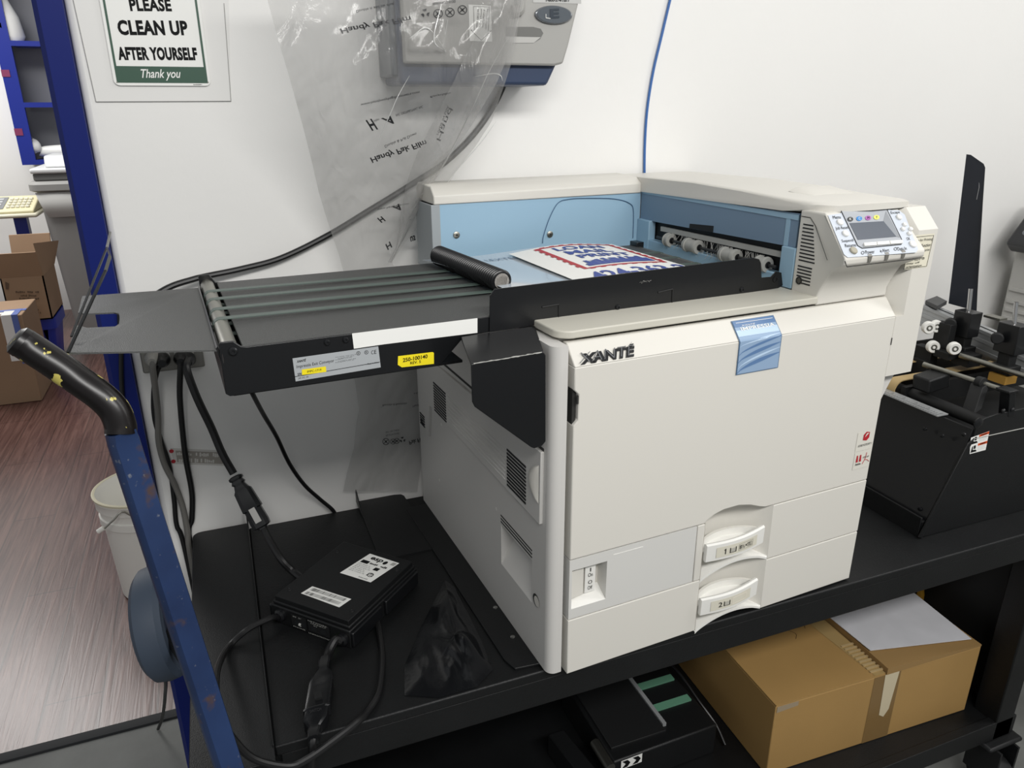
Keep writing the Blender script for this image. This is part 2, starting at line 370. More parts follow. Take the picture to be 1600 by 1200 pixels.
for (c0, c1, w, mm) in ((0.36, 0.62, 0.05, 1), (0.22, 0.50, 0.07, 1), (0.52, 0.66, 0.03, 2), (0.10, 0.40, 0.04, 2), (0.02, 0.30, 0.08, 1)):
    b.grid(lambda a, t, c0=c0, c1=c1, w=w: badge(a, max(0.005, min(0.995, c0+(c1-c0)*a**0.6+w*(t-0.5)*math.sin(PI*(a*.9+.05)))), 0.0008), 14, 1, BD[mm])
b.text('IMPRESSIA', lambda u, v, d: badge(0.12+0.82*u, 0.80+0.07*v, 0.0011), PAPER, bold=0.01)
b.text('XANT\u00c9', lambda u, v, d: badge(0.16+0.34*u, 0.885+0.035*v, 0.0011), PAPER, shear=0.3)
b.grid(lambda a, t: badge(0.06+0.9*a, 0.955+0.008*t, 0.0011), 4, 1, PAPER)
PR.part('badge', b, 'blue wavy badge with white lettering folded over the door edge', door, smooth=False)
# two clear stickers low right on the door
ST = mat('clear_sticker', 'DDDAD0', 0.25)
b = B(); q = lambda x0, x1, z0, z1, m, y=-.0006: b.poly([V(x0, y, z0), V(x1, y, z0), V(x1, y, z1), V(x0, y, z1)], m)
q(0.557, 0.597, 0.268, 0.304, ST)
b.poly([V(.571, -.0012, .288), V(.580, -.0012, .286), V(.585, -.0012, .291), V(.585, -.0012, .301), V(.577, -.0012, .303), V(.571, -.0012, .298)], RED)
b.poly([V(.574, -.0016, .293), V(.583, -.0016, .300), V(.578, -.0016, .3005), V(.5755, -.0016, .297)], ST)
b.flat('ADOBE POSTSCRIPT 3', V(.561, -.0008, .2765), V(.033, 0, 0), V(0, 0, .004), INK)
PR.part('sticker', b, 'clear sticker with a red mark', door, smooth=False)
b = B(); q(0.558, 0.597, 0.233, 0.266, ST)
for x, z in ((.5625, .254), (.570, .254)): b.poly([V(x, -.0012, z-.007), V(x+.005, -.0012, z-.007), V(x+.0035, -.0012, z+.006), V(x+.0005, -.0012, z+.006)], RED)
b.flat('Adobe', V(.562, -.0008, .241), V(.013, 0, 0), V(0, 0, .004), INK, bold=.02); b.flat('PDF', V(.579, -.0008, .252), V(.014, 0, 0), V(0, 0, .003), INK)
b.tube([V(.579, -.0012, .241), V(.584, -.0012, .250), V(.586, -.0012, .262)], .0005, RED, 4, 3); b.tube([V(.583, -.0012, .249), V(.590, -.0012, .247), V(.595, -.0012, .243)], .0005, RED, 4, 3)
PR.part('sticker', b, 'clear sticker with red letters', door, smooth=False)

# paper drawers with scooped pull handles
def scoop_depth(s): return 0.040*(1-max(0.0, (s-0.45)/0.55)**2.2) if s < 1 else 0.0
def drawer(z0, z1, xl, label, words):
    b = B(); XA, XB = 0.2455, 0.386
    zb = lambda s: z0-0.003 + (0.019*math.sin(PI*min(1, (s+0.0)*0.97))**0.75 if s < 0.88 else 0.019*math.sin(PI*0.8536)**0.75*(1-(s-0.88)/0.12*0.75)) + 0.004*s
    zt = lambda s: z1+0.001 + 0.020*math.sin(PI*min(1, s))**0.8
    X = lambda s: XA+(XB-XA)*s
    if xl < XA: b.box(xl, XA, 0, 0.036, z0, z1-0.0012, BEIGE)
    b.box(XB, 0.6, 0, 0.036, z0, z1-0.0012, BEIGE)
    n = 24
    b.grid(lambda s, t: V(X(s), scoop_depth(s), zb(s)+(zt(s)-zb(s))*t), n, 4, BEIGE)
    b.grid(lambda s, t: V(X(s), scoop_depth(s)*t, zb(s)+0.003*t), n, 2, WHITEP)           # ledge under the hollow
    b.grid(lambda s, t: V(X(s), 0.0, zb(s)-0.004*(1-t)), n, 1, WHITEP)
    b.grid(lambda t, s: V(XA, 0.04*s, z0+(z1-z0)*t), 1, 1, BEIGE)
    d = PR.part('paper_drawer', b, label, bevel=0.0012)
    zc = (z0+z1)/2+0.001
    h = B(); fx = lambda s: 0.2475+0.118*s; fy = lambda s: -0.004-0.008*math.sin(PI*s)
    ring = [(-0.003, -0.0150), (-0.0035, 0.0145), (0.0, 0.0165), (0.0045, 0.0150), (0.004, -0.0140), (0.0, -0.0165)]
    h.loft([[V(fx(s), fy(s)+p, zc-0.002+0.006*s+q) for p, q in ring] for s in [i/12 for i in range(13)]], WHITEP)
    dish = lambda s: 0.031*math.sin(PI*s)**0.7
    h.grid(lambda s, t: V(fx(s), fy(s)+.003+(dish(s)+0.004)*t, zc-0.004+.002*t), 16, 4, WHITEP)      # floor of the grip
    h.grid(lambda s, t: V(fx(s), fy(s)+.007+dish(s), zc-0.004+.002+0.012*t), 16, 2, WHITEP)          # curved back wall
    h.grid(lambda s, t: V(fx(s), fy(s)+.007+dish(s)+0.004*t, zc+0.010+0.001*t), 16, 1, BEIGE)
    hb = PR.part('pull_handle', h, None, d)
    k = B(); fh = lambda a, c, e=0: V(fx(.14+.70*a), fy(.14+.70*a)-.0042-e, zc-.0025+.006*(.14+.70*a)-.0095+.019*c)
    k.grid(lambda a, c: fh(a, c, -.0002), 10, 1, mat('handle_label', 'D9D5C5', 0.5))
    fit = lambda a0, w, c0, hh: (lambda u, v, d_: fh(a0+w*u, c0+hh*v, .0006))
    one = [(.36, 0), (.62, 0), (.62, 1), (.44, 1), (.14, .80), (.14, .64), (.36, .78)]
    if words[0] == '1': T = fit(0.155, 0.075, 0.24, 0.54); k.poly([T(p, q_, 0) for p, q_ in one], INK)
    else: k.text(words[0], fit(0.17, 0.08, 0.26, 0.50), INK, bold=0.01)
    T = fit(0.29, 0.15, 0.24, 0.5)
    for (a0, a1, c0, c1, mm) in ((0, .12, 0, 1, INK), (.88, 1, 0, 1, INK), (.1, .9, 0, .1, INK), (.2, .8, .2, .35, GREYR), (.2, .8, .45, .6, GREYR), (.2, .8, .7, .85, GREYR)):
        k.poly([T(a0, c0, 0), T(a1, c0, 0), T(a1, c1, 0), T(a0, c1, 0)], mm)
    if words[1]:
        k.text(words[1], fit(0.52, 0.19, 0.30, 0.42), INK, bold=0.005)
        for a0 in (.715, .755): T = fit(a0, 0.045, 0.30, 0.42); k.poly([T(p, q_, 0) for p, q_ in one], INK)
        T = fit(.80, .05, .30, .42)
        for (a0, a1, c0, c1) in ((0, .8, 0, .1), (0, .12, 0, 1), (.0, .6, .9, 1), (.7, .82, 0, .75)): k.poly([T(a0, c0, 0), T(a1, c0, 0), T(a1, c1, 0), T(a0, c1, 0)], INK)
    T = fit(0.50, 0.37, 0.18, 0.66)
    mm = mat('label_line', '9A988E', .6) if words[1] else mat('label_line_pale', 'F2E8DE', .6)
    for (a0, a1, c0, c1) in ((0, 1, 0, .06), (0, 1, .94, 1), (0, .02, 0, 1), (.98, 1, 0, 1)): k.poly([T(a0, c0, 0), T(a1, c0, 0), T(a1, c1, 0), T(a0, c1, 0)], mm)
    k.build('size_label', d, PR.base, smooth=False)['label'] = 'cream paper size label with the number ' + words[0]
drawer(0.1005, D0, 0.2315, 'upper paper drawer', ('1', '8\u00bd\u00d7'))
drawer(-0.001, 0.1, 0.0, 'lower paper drawer', ('2', ''))
# power switch panel
b = B()
for (x0, x1, z0_, z1_) in ((0, .0045, .1015, .2045), (.0645, .2295, .1015, .2045), (.0045, .0645, .187, .2045), (.0045, .0645, .1015, .119)):
    b.box(x0, x1, 0, 0.036, z0_, z1_, mat('switch_panel_shell', 'D3D2CE', 0.42))
b.box(0.075, 0.128, -.0004, .001, 0.1945, 0.1955, WHITEP)
sp = PR.part('switch_panel', b)
b = B(); b.box(.0045, .0645, .026, .034, .119, .187, BEIGE)                       # back of the recess
b.grid(lambda a, t: V(.0045+.06*a, .026*(1-t), .119+.010*(1-abs(2*a-1)**2)*0+.014*(1-t)), 10, 3, WHITEP)
b.loft([[V(.0045, .026, .13), V(.0045, .026, .184), V(.0045, .004, .180), V(.0045, .004, .134)], [V(.03, .026, .13), V(.03, .026, .184), V(.03, .010, .182), V(.03, .010, .132)]], BEIGE)
PR.part('switch_recess', b, None, sp)
b = B(); b.box(.034, .052, .012, .026, .131, .186, WHITEP)
for t, z, w in (('I', .168, .0016), ('On', .159, .008), ('O', .146, .007), ('Off', .136, .008)):
    b.flat(t, V(.043-w/2, .0116, z), V(w, 0, 0), V(0, 0, .0065), INK)
PR.part('rocker_switch', b, 'white on off rocker switch', sp, smooth=False)

# deck strip around the tray
pts = [(0.446, 0.0235), (0.015, 0.0235)] + arc(0.012, 0.047, 0.024, 265, 180, 6) + [(-0.0145, 0.13), (-0.0145, 0.16), (0.446, 0.16)]
b = B().prism(pts, 'z', 0.5365, 0.5475, BEIGE2); b.prism([(0.446, .032), (.018, .032), (-.006, .06), (-.006, .12), (.446, .12)], 'z', .5325, .5365, GAP_SHADE)
PR.part('deck_strip', b, 'grey beige deck strip', bevel=0.003, seg=3)
b = B().box(0.0, 0.45, 0.16, 0.53, 0.5335, 0.5385, BEIGE2); PR.part('tray_floor', b)

# blue back wall and the cover over it
b = B().box(-0.012, 0.449, 0.53, 0.62, 0.5335, 0.658, LBLUE)
b.box(-0.0135, 0.004, 0.528, 0.621, 0.5335, 0.658, mat('grey_corner', '9DA3A6', .5))
bw = PR.part('blue_back_wall', b, 'light blue back wall', bevel=0.001)
def scr(u, v, sub):
    c = PP(u, v, y=0.53); s_ = B().lathe(c, (0, -1, 0), [(0.0065, 0), (0.0065, .002), (0.0045, .003), (0.0, .0032)], STEEL2, 20)
    s_.disc(c+V(0, -.0036, 0), (0, -1, 0), 0.0022, GAP_SHADE, 12); PR.part('screw', s_, 'silver screw', sub)
scr(713, 367, bw); scr(859, 366, bw)
hp = [PP(u, v, y=0.5285) for u, v in ((848, 380), (849, 370), (857, 345), (867, 324), (875, 315), (885, 312), (905, 310), (950, 310), (972, 313), (984, 318), (989, 324), (990, 340), (989, 372))]
PR.part('hatch_line', B().tube(hp, 0.0008, mat('blue_gap', '3F5F80', .6), 4, 3), 'dark outline of a hatch', bw)
b = B().loft([[V(x, .527, .6582), V(x, .527, .678-0.004*(1-x/.45)), V(x, .545, .690), V(x, .62, .692), V(x, .63, .685), V(x, .63, .6582)] for x in (-.008, .10, .3, .4465)], BEIGE)
PR.part('back_cover', b, bevel=0.002, ang=50)
# tower on the right with the control panel
LF = [(0.0815, .5335), (0.0255, .5335), (0.0255, .548), (0.020, .562), (0.006, .588), (-0.022, .6035), (-0.030, .608), (-0.031, .618), (0.033, .676), (0.0815, .676)]
LX = [.445, .445, .445, .445, .445, .432, .430, .430, .445, .445]
lp_ = [V(x, y, z) for x, (y, z) in zip(LX, LF)]
b = B().loft([lp_, [V(.597, y, z) for y, z in LF]], BEIGE, cap=False); b.poly([V(.597, y, z) for y, z in LF], BEIGE)
k_ = len(b.v); b.f += [[0, 1, 2, 3, 4, 8, 9], [4, 5, 6, 7, 8]]; b.mi += [0, 0]
tw = PR.part('control_tower', b, bevel=0.003, seg=3)
b = B()
for k in range(17):
    z = .654 - k*.0056 if k < 11 else .5885 - (k-11)*.0052
    y1 = .0725; y0 = .052-.00125*k if k < 11 else .043
    b.box(.4443, .447, y0, y1, z-.0010, z+.0010, SLOT)
b.ring(V(.4445, .066, .5655), (-1, 0, 0), [(.0045, 0), (.0045, .001), (.0062, .001), (.0062, 0)], GAP_SHADE, 16); b.disc(V(.4438, .066, .5655), (-1, 0, 0), .004, STEEL2, 14)
b.tube([V(.4446, .078, .6655), V(.4446, .060, .6655), V(.4446, .048, .655), V(.4418, .013, .608)], .0006, GAP_SHADE, 4)
PR.part('side_vent', b, 'slotted vent with a key lock', tw, smooth=False)
# control panel plate: a across (0..1), c up the slope (0..1)
C0 = V(.430, -.0312, .618); CA = V(.166, 0, 0); CB_ = V(.009, .064, .058); CN = V(0, -.058, .064).normalized()
def cp(a, c, d=0.0): return C0 + CA*(a if c < 0 else a*(1-0.07*0)) + CB_*c + CN*(d+.0006)
def cpx(u, v):                        # pixel -> (a, c) on the sloping plate
    r = _ray(u, v); t = ((C0-CAM_P).dot(CN))/r.dot(CN); p = CAM_P + r*t - C0
    c = p.y/CB_.y; return ((p.x-CB_.x*c)/CA.x, c)
def cpp(u, v, d=0.0): a, c = cpx(u, v); return cp(a, c, d)
b = B()
ov = [(1293, 337), (1313, 334), (1318, 327), (1345, 324), (1383, 324), (1391, 329), (1404, 329), (1413, 336), (1434, 390), (1431, 395), (1324, 403), (1318, 398)]
b.poly([cpp(u, v, .0004) for u, v in ov], LILAC)
pn = PR.part('button_plate', b, 'grey blue button plate', tw, smooth=False)
b = B()
fr = [(1313, 330), (1318, 327), (1379, 324), (1385, 329), (1409, 378), (1407, 383), (1346, 389), (1339, 385)]
b.poly([cpp(u, v, .0010) for u, v in fr], mat('screen_rim', 'A9ADB3', .35)); b.tube([cpp(u, v, .0012) for u, v in fr[:1]+fr[1:]+fr[:1]], .0006, GAP_SHADE, 4)
b.poly([cpp(u, v, .0016) for u, v in ((1326, 350), (1379, 347), (1399, 371), (1339, 376))], SCREEN)
b.poly([cpp(u, v, .0014) for u, v in ((1383, 331), (1405, 372), (1399, 371), (1379, 347))], mat('screen_wall', '8B8F95', .4))
for (u, v, c_, t) in ((1327, 344, '26282B', 'K'), (1341, 343, '2B83C9', 'C'), (1355, 342, 'A95BA8', 'M'), (1368, 341, 'E3E368', 'Y')):
    b.poly([cpp(u+4.6*math.cos(2*PI*k/18), v+3.6*math.sin(2*PI*k/18), .0018) for k in range(18)][::-1], mat('toner_'+t, c_, .4))
    o = cpp(u-1.6, v+2, .0022); b.add([cpp(u-1.4+p.x*3, v+1.9-p.y*3.8, .0022) for p in text_geo(t)[0]], text_geo(t)[1], PAPER if t in 'KC' else INK)
for k in range(3):
    u = 1348+k*20.3; v = 383-k*1.6
    b.loft([[cpp(u+du, v+dv, d) for du, dv in ((0, 4), (19.3, 2.5), (18.3, -2.2), (-1, -.7))] for d in (.0012, .004)], WHITEP)
PR.part('display', b, 'grey screen with four coloured toner marks', tw, smooth=False)
b = B()
def ctext(t, u, v, w, h, sl=-.085, mm=INK, **k):
    vs, fs = text_geo(t, **k); b.add([cpp(u+p.x*w+p.y*h*-.28, v-p.y*h+p.x*w*sl, .0012) for p in vs], fs, mm)
ctext('Menu', 1301, 343.5, 12, 5); ctext('Job Reset', 1305.5, 361.5, 20, 6); ctext('Suspend/', 1315, 381, 19, 5.5); ctext('Resume', 1320, 387.5, 17, 5)
ctext('Escape', 1391.5, 336.5, 14, 5); ctext('OK', 1416, 376.5, 5.5, 4.5); ctext('Power', 1352, 398, 14, 5.5); ctext('Alert', 1378, 395, 11, 5); ctext('Data In', 1402, 392.5, 14, 5)
for u, v in ((1347, 396), (1398, 390)): b.add([cpp(u+2.6*math.cos(k*PI/6), v+2.6*math.sin(k*PI/6), .0012) for k in range(12)] + [cpp(u+1.9*math.cos(k*PI/6), v+1.9*math.sin(k*PI/6), .0012) for k in range(12)], [[k, (k+1) % 12, 12+(k+1) % 12, 12+k] for k in range(12)], INK)
b.poly([cpp(u, v, .0012) for u, v in ((1373.5, 390), (1376.5, 394), (1375.5, 394.3), (1378, 398), (1373.8, 393.2), (1375, 393))], INK)
PR.part('button_lettering', b, 'small dark button captions', tw, smooth=False)
for (u, v, r, mm) in ((1311, 349, .0055, WHITEP), (1319.5, 366.5, .0055, WHITEP), (1332, 393, .0062, mat('khaki_button', 'A9A493', .5)), (1403, 341, .005, WHITEP),
                      (1411.5, 352.5, .0036, WHITEP), (1409, 359.5, .0036, WHITEP), (1421, 359.5, .0036, WHITEP), (1419, 366.5, .0036, WHITEP), (1424.5, 383, .0062, WHITEP)):
    c = cpp(u, v, .0008); PR.part('button', B().lathe(c, CN, [(r, 0), (r, .0022), (r*.85, .0032), (0, .0034)], mm, 20), 'khaki round button' if mm != WHITEP else None, tw)
for u, v in ((1357.5, 402), (1384, 399), (1409.5, 395.5)):
    b = B(); c = cpp(u, v-4, .0009); e = V(.0042, 0, 0)
    LD = mat('lamp_grey', '6E6C66', .3)
    lo = V(c.x, -.0312, .614)
    b.poly([c-e, V(c.x-.0042, -.0322, .6185), V(c.x+.0042, -.0322, .6185), c+e], LD)
    b.poly([V(c.x-.0042, -.0322, .6185), V(c.x-.003, -.0322, .611), V(c.x, -.0318, .6075), V(c.x+.003, -.0322, .611), V(c.x+.0042, -.0322, .6185)], LD)
    PR.part('indicator_lamp', b, None, tw, smooth=False)
b = B().tube([V(.446, .0345, .6735), V(.431, -.0305, .6135), V(.434, -.0318, .6065), V(.597, -.0318, .6065)], .0007, GAP_SHADE, 4); PR.part('panel_seam', b, None, tw)

# blue exit unit, right side of the recess
b = B().loft([[V(.45, .53, .604), V(.45, .53, .6585), V(.455, .53, .6585), V(.47, .53, .604)], [V(.45, .088, .6145), V(.45, .088, .668), V(.455, .088, .668), V(.47, .088, .6145)]], LBLUE2)
b.box(.4485, .452, .088, .53, .6575, .6655, LBLUE); b.box(.4490, .452, .105, .114, .6145, .6575, LBLUE)
ex = PR.part('exit_cover', b, 'slate blue exit cover')
b = B().loft([[V(.4488, .361, .6085), V(.4488, .361, .6165), V(.4488, .292, .6215), V(.4488, .292, .610)], [V(.46, .361, .6085), V(.46, .361, .6165), V(.46, .292, .6215), V(.46, .292, .610)]], BLACKM); PR.part('notch', b, 'dark notch in the cover edge', ex)
b = B().box(.462, .475, .088, .53, .545, .612, BLACKM); PR.part('exit_slot', b, 'dark exit slot')
b = B().box(.4455, .47, .0825, .114, .5475, .614, LBLUE); b.box(.444, .462, .112, .53, .5385, .568, LBLUE)
b.box(.443, .46, .486, .53, .5385, .606, LBLUE); PR.part('exit_frame', b, 'light blue frame round the exit slot', bevel=0.002)
b = B().loft([[V(.452, .458, .589), V(.452, .458, .598), V(.458, .458, .598), V(.458, .458, .589)], [V(.452, .117, .593), V(.452, .117, .602), V(.458, .117, .602), V(.458, .117, .593)]], GREYR)
br_ = PR.part('brush_bar', b, 'grey bar with loose bristles')
b = B()
for k in range(60):
    y = random.uniform(.15, .42); z = .590; b.tube([V(.4515, y, z), V(.448, y+random.uniform(-.012, .012), z-.012), V(.440, y+random.uniform(-.02, .02), z-random.uniform(.018, .030))], .00035, GREYR, 3)
PR.part('bristles', b, None, br_)
b = B().cyl(V(.446, .12, .577), V(.446, .46, .577), .0028, BLACKS, 10); ax_ = PR.part('exit_axle', b)
for y, L in ((.418, .016), (.343, .040), (.236, .040), (.152, .024)):
    b = B().lathe(V(.446, y-L/2, .577), (0, 1, 0), [(.0125, 0), (.0135, .002), (.0135, L*.2), (.0118, L*.22), (.0118, L*.78), (.0135, L*.8), (.0135, L-.002), (.0125, L)], GREYR, 20)
    b.disc(V(.446, y-L/2-.0005, .577), (0, -1, 0), .006, SLOT); PR.part('exit_roller', b, 'grey ribbed roller')
# lid over the right half
prof = lambda f, yf: [(.62, .659), (.12, .669), (yf+.012, .6735), (yf, .6755), (yf-.0005, .677+.008*f), (yf+.012, .6785+.0095*f), (.13, .6815+.0080*f), (.2245, .6874+.0055*f), (.3576, .6905+.0045*f), (.51, .688+.0035*f), (.62, .687+.002*f)]
b = B(); xs = [(.4455, .45, .078), (.4475, .8, .068), (.452, .98, .056), (.460, 1, .042), (.472, 1, .032), (.54, 1.1, .026), (.60, 1.0, .027), (.628, .8, .036), (.640, .5, .052), (.645, .2, .075)]
b.loft([[V(x, y, z) for y, z in prof(f, yf)] for x, f, yf in xs], BEIGE)
lid = PR.part('top_lid', b, bevel=0.0)
b = B().tube([V(x, yf+.0012, .6748) for x, f, yf in xs[1:8]], .0008, GAP_SHADE, 5); PR.part('lid_shadow_line', b, 'dark painted shadow line under the lid', lid)  # shadow under the lid brim, painted as a dark line
b = B().loft([[V(.505, .118, .688), V(.600, .118, .688), V(.600, .175, .692), V(.505, .175, .692)], [V(.512, .124, .6915), V(.594, .124, .6915), V(.590, .168, .6985), V(.516, .168, .6985)]], BEIGE)
PR.part('lid_finger_rest', b, 'pale finger rest on the lid', lid)
# right hand side unit
b = B().loft([[V(.5985, -.0004, z), V(.660, -.0004, z), V(.660, .54, z), V(.5985, .54, z)] for z in (.400, .5045)], BEIGE)
b.loft([[V(.5985, y0, z), V(x1, y1, z), V(.660, y1, z), V(.660, .54, z), V(.5985, .54, z)] for z, y0, x1, y1 in ((.5045, .0256, .616, -.0004), (.6425, .0256, .616, -.0004), (.675, .045, .616, .030))], BEIGE)
ru = PR.part('side_unit', b)
cur = [(.6, .40), (.657, .403), (.640, .372), (.622, .335), (.611, .30), (.603, .26), (.600, .213)]
b = B().prism(cur, 'y', .022, .5, BEIGE3); PR.part('side_unit_underside', b)
b = B(); LB = mat('caution_label', 'E4DFCB', .5); b.poly([V(.598, -.0007, .5815), V(.650, -.0007, .5815), V(.653, -.0007, .6355), V(.598, -.0007, .6355)], LB)
for (t, x, z, w) in (('Precautions for Printing', .590, .624, .060), ('To avoid a malfunction', .590, .6155, .058), ('or deterioration in print', .590, .607, .058), ('correct paper', .596, .5985, .032), ('this type of', .602, .594, .038), ('may off', .6, .589, .030), ('orientation', .6, .584, .036)):
    b.flat(t, V(x, -.0009, z), V(w, 0, 0), V(0, 0, .0052 if z > .6 else .0036), INK)
b.tube([V(.595, -.001, .6325), V(.6515, -.001, .6325), V(.6485, -.001, .583), V(.595, -.001, .583)], .0004, INK, 4)
PR.part('caution_label', b, 'cream label with black caution text', ru, smooth=False)

# ------------------------------------------------------------------ the table
TT = H-0.005
t = Thing('work_table', 'long black painted steel table with a lower shelf under the beige printer', 'table', (0.36, 0.33, 0))
b = B().box(-0.437, 1.455, 0.024, 0.645, TT-0.018, TT, TABLE); t.part('table_top', b, bevel=0.003)
b = B().box(-0.43, 1.45, 0.026, 0.05, TT-0.07, TT-0.018, TABLE).box(-0.43, 1.45, 0.62, 0.643, TT-0.07, TT-0.018, TABLE)
b.box(-0.43, -0.405, 0.05, 0.62, TT-0.07, TT-0.018, TABLE).box(1.425, 1.45, 0.05, 0.62, TT-0.07, TT-0.018, TABLE); t.part('apron', b, bevel=0.002)
for x in (-0.43, 1.15):
    for y in (0.03, 0.58):
        b = B().box(x, x+.06, y, y+.06, 0.155, TT-0.018, TABLE); lg = t.part('leg', b, bevel=0.003)
        cx, cy = x+.03, y+.03
        b = B().prism([(cx-.055, cy-.05), (cx+.055, cy-.05), (cx+.055, cy+.05), (cx-.055, cy+.05)], 'z', .145, .157, BLACK); t.part('caster_plate', b, sub=lg, bevel=.006)
        b = B().lathe(V(cx-.02, cy-.03, .05), (1, 0, 0), [(.015, -.002), (.05, 0), (.053, .01), (.053, .03), (.05, .04), (.015, .042)], BLACKM, 24)
        b.box(cx-.032, cx-.026, cy-.06, cy+.02, .045, .145, BLACK).box(cx+.026, cx+.032, cy-.06, cy+.02, .045, .145, BLACK); b.cyl(V(cx-.034, cy-.03, .05), V(cx+.034, cy-.03, .05), .007, CHROME, 12)
        t.part('caster', b, sub=lg)
b = B().box(-0.43, 1.22, 0.05, 0.62, .195, .21, TABLE).box(-0.43, 1.22, 0.03, 0.052, .16, .214, TABLE).box(-0.43, 1.22, 0.618, 0.64, .16, .214, TABLE); t.part('lower_shelf', b, bevel=0.002)
t.part('side_panel', B().box(1.196, 1.199, .09, .58, .21, TT-.07, BLACKM)); t.part('backing_sheet', B().box(-.37, 1.15, .612, .616, .21, TT-.07, BLACKM))  # black sheet at the back is added to darken the space underneath
# long black tray standing along the left end of the table
b = B().prism([(-0.547, -0.004), (-0.437, -0.004), (-0.437, 0.660)] + arc(-.530, .643, .017, 90, 180, 4), 'z', TT-.055, TT+.004, BLACK)
b.box(-0.4395, -0.4368, 0.02, 0.66, TT+.004, TT+.010, BLACK).prism([(.628, TT+.01), (.655, TT+.01), (.655, TT+.035), (.650, TT+.035)], 'x', -.4395, -.4368, BLACK)
solo('side_tray', b, 'black metal strip along the left end of the table beside the hand truck', 'tray', (-.48, .3, TT-.055), bevel=.002)
b = B().prism([(-.205, .655), (-.205, .42), (-.095, .42), (-.095, .56), (-.100, .655), (-.105, .664), (-.12, .668), (-.203, .668)], 'z', TT, TT+.003, BLACK)
b.prism([(.60, TT+.003), (.667, TT+.003), (.667, TT+.030), (.662, TT+.036)], 'x', -.2065, -.2045, BLACK)
solo('metal_sheet', b, 'thin black metal sheet lying flat behind the power supply box', 'sheet', (-.13, .5, TT), smooth=False)

# ------------------------------------------------------------------ exit conveyor
CV = Thing('exit_conveyor', 'black belt conveyor table attached to the left side of the beige printer', 'conveyor', (-0.2, 0.28, 0.503), 'P')
BZ_ = 0.560
b = B().box(-0.402, 0.40, 0.101, 0.485, BZ_-.005, BZ_, BLACKT)
bed = CV.part('bed', b, bevel=0.001)
fp = [(-.4285, .5035), (-.424, .500), (-.158, .500), (-.148, .5065), (-.118, .536), (-.08, .538), (-.08, BZ_-.0005), (-.397, BZ_-.0005), (-.404, BZ_+.001), (-.412, .5685), (-.4265, .5685), (-.4285, .566)]
b = B().prism(fp, 'y', .0975, .1015, BLACKS)
b.box(-.4285, -.4265, .1015, .4835, .502, .545, BLACKS)
b.box(-.42, -.12, .1015, .4835, .498, .502, BLACKS); CV.part('roller_bracket', B().box(.398, .415, .460, .486, .545, .569, BLACKS), bevel=.001)
sd = CV.part('side_frame', b, bevel=0.0008); CV.part('side_frame', B().prism([(x, z if z < .566 else z+.006) for x, z in fp], 'y', .4835, .487, BLACKS), bevel=0.0008)
def bolt(u, v, y, par, r=.0045):
    c = PP(u, v, y=y); k = B().lathe(c, (0, -1, 0), [(r, 0), (r, .0015), (r*.7, .003), (r*.35, .003), (r*.3, .0015), (0, .0014)], mat('bolt_black', '2B2C2E', .3, .6), 16); CV.part('bolt', k, None, par)
bolt(364, 549, .0975, sd, .0055); bolt(511, 535, .0975, sd, .004); bolt(540, 531, .0975, sd, .004)
b = B().disc(PP(350, 560, x=-.4295)-V(.001, 0, 0), (-1, 0, 0), .005, STEEL2); CV.part('bolt', b, None, sd)
def face(b, pts, y, m): b.poly([PP(u, v, y=y) for u, v in pts], m)
def ftext(b, s, o, e, h, y, m, **k):      # words on a y plane, from pixel o to pixel e, h = px vector up
    O, E_, U = PP(*o, y=y), PP(*e, y=y), PP(o[0]+h[0], o[1]+h[1], y=y)
    b.flat(s, O, E_-O, U-O, m, lift=.0002, **k)
b = B(); pts = [(550, 521), (746, 497), (746, 520), (640, 533), (600, 538), (553, 545)]
b.loft([[PP(u, v, y=.0972) for u, v in pts], [PP(u, v, y=.0966) for u, v in pts]], PAPER); CV.part('tape_strip', b, 'wide white tape strip', sd, smooth=False)
b = B(); y = .0970
face(b, [(457, 560), (591, 541), (595, 574), (462, 596)], y, SILVER); face(b, [(458.7, 588.6), (593.5, 565.2), (593.6, 566), (458.8, 589.4)], y-.0003, INK)
ftext(b, 'XANT\u00c9', (463.5, 567), (478, 564.5), (0, -4.6), y, INK, bold=.03, shear=.2); ftext(b, 'Impressia Exit Conveyor', (463.5, 577), (522, 567), (0, -6.5), y, INK)
ftext(b, 'S/N', (465, 587), (471, 586), (0, -4), y, INK, bold=.02); ftext(b, '24V DC, 5A', (466, 593), (482, 590), (0, -3), y, INK); ftext(b, 'Made in China', (574, 570), (592, 567), (0, -2.4), y, INK)
for k in range(5): ftext(b, 'Complies with the directive'[:20-k], (524+k % 2*4, 559+k*2.1), (556-k % 3*3, 554.3+k*2.1), (0, -1.3), y, INK)
for u, v in ((560, 552), (572.5, 550.5)): b.ring(PP(u, v, y=y-.0002), (0, 1, 0), [(.0021, -.0001), (.0026, -.0001), (.0026, .0001), (.0021, .0001)], INK, 16); ftext(b, 'R', (u-1.2, v+1.6), (u+1.2, v+1.2), (0, -3), y, INK)
ftext(b, 'C', (580, 553.8), (583.6, 553.2), (0, -6), y, INK); ftext(b, 'E', (584.8, 553), (588, 552.5), (0, -6), y, INK)
face(b, [(471.5, 577.5), (509, 572.5), (510, 581), (472, 586)], y-.0004, YELLOW); ftext(b, 'IMPC-1719', (480, 582.5), (502, 579.3), (0, -3.4), y-.0005, INK)
CV.part('rating_label', b, 'silver rating label', sd, smooth=False)
b = B(); face(b, [(622, 556.5), (676, 550), (678, 551.5), (678, 568.5), (628, 574), (621.5, 570)], y, YELLOW)
ftext(b, '250-100140', (629.5, 566), (668, 559.5), (0, -6.2), y-.0002, INK, bold=.02); ftext(b, 'REV. 5', (641, 569.5), (657.5, 566.8), (0, -4.2), y-.0002, INK, bold=.01); CV.part('part_number_label', b, 'yellow part number label', sd, smooth=False)
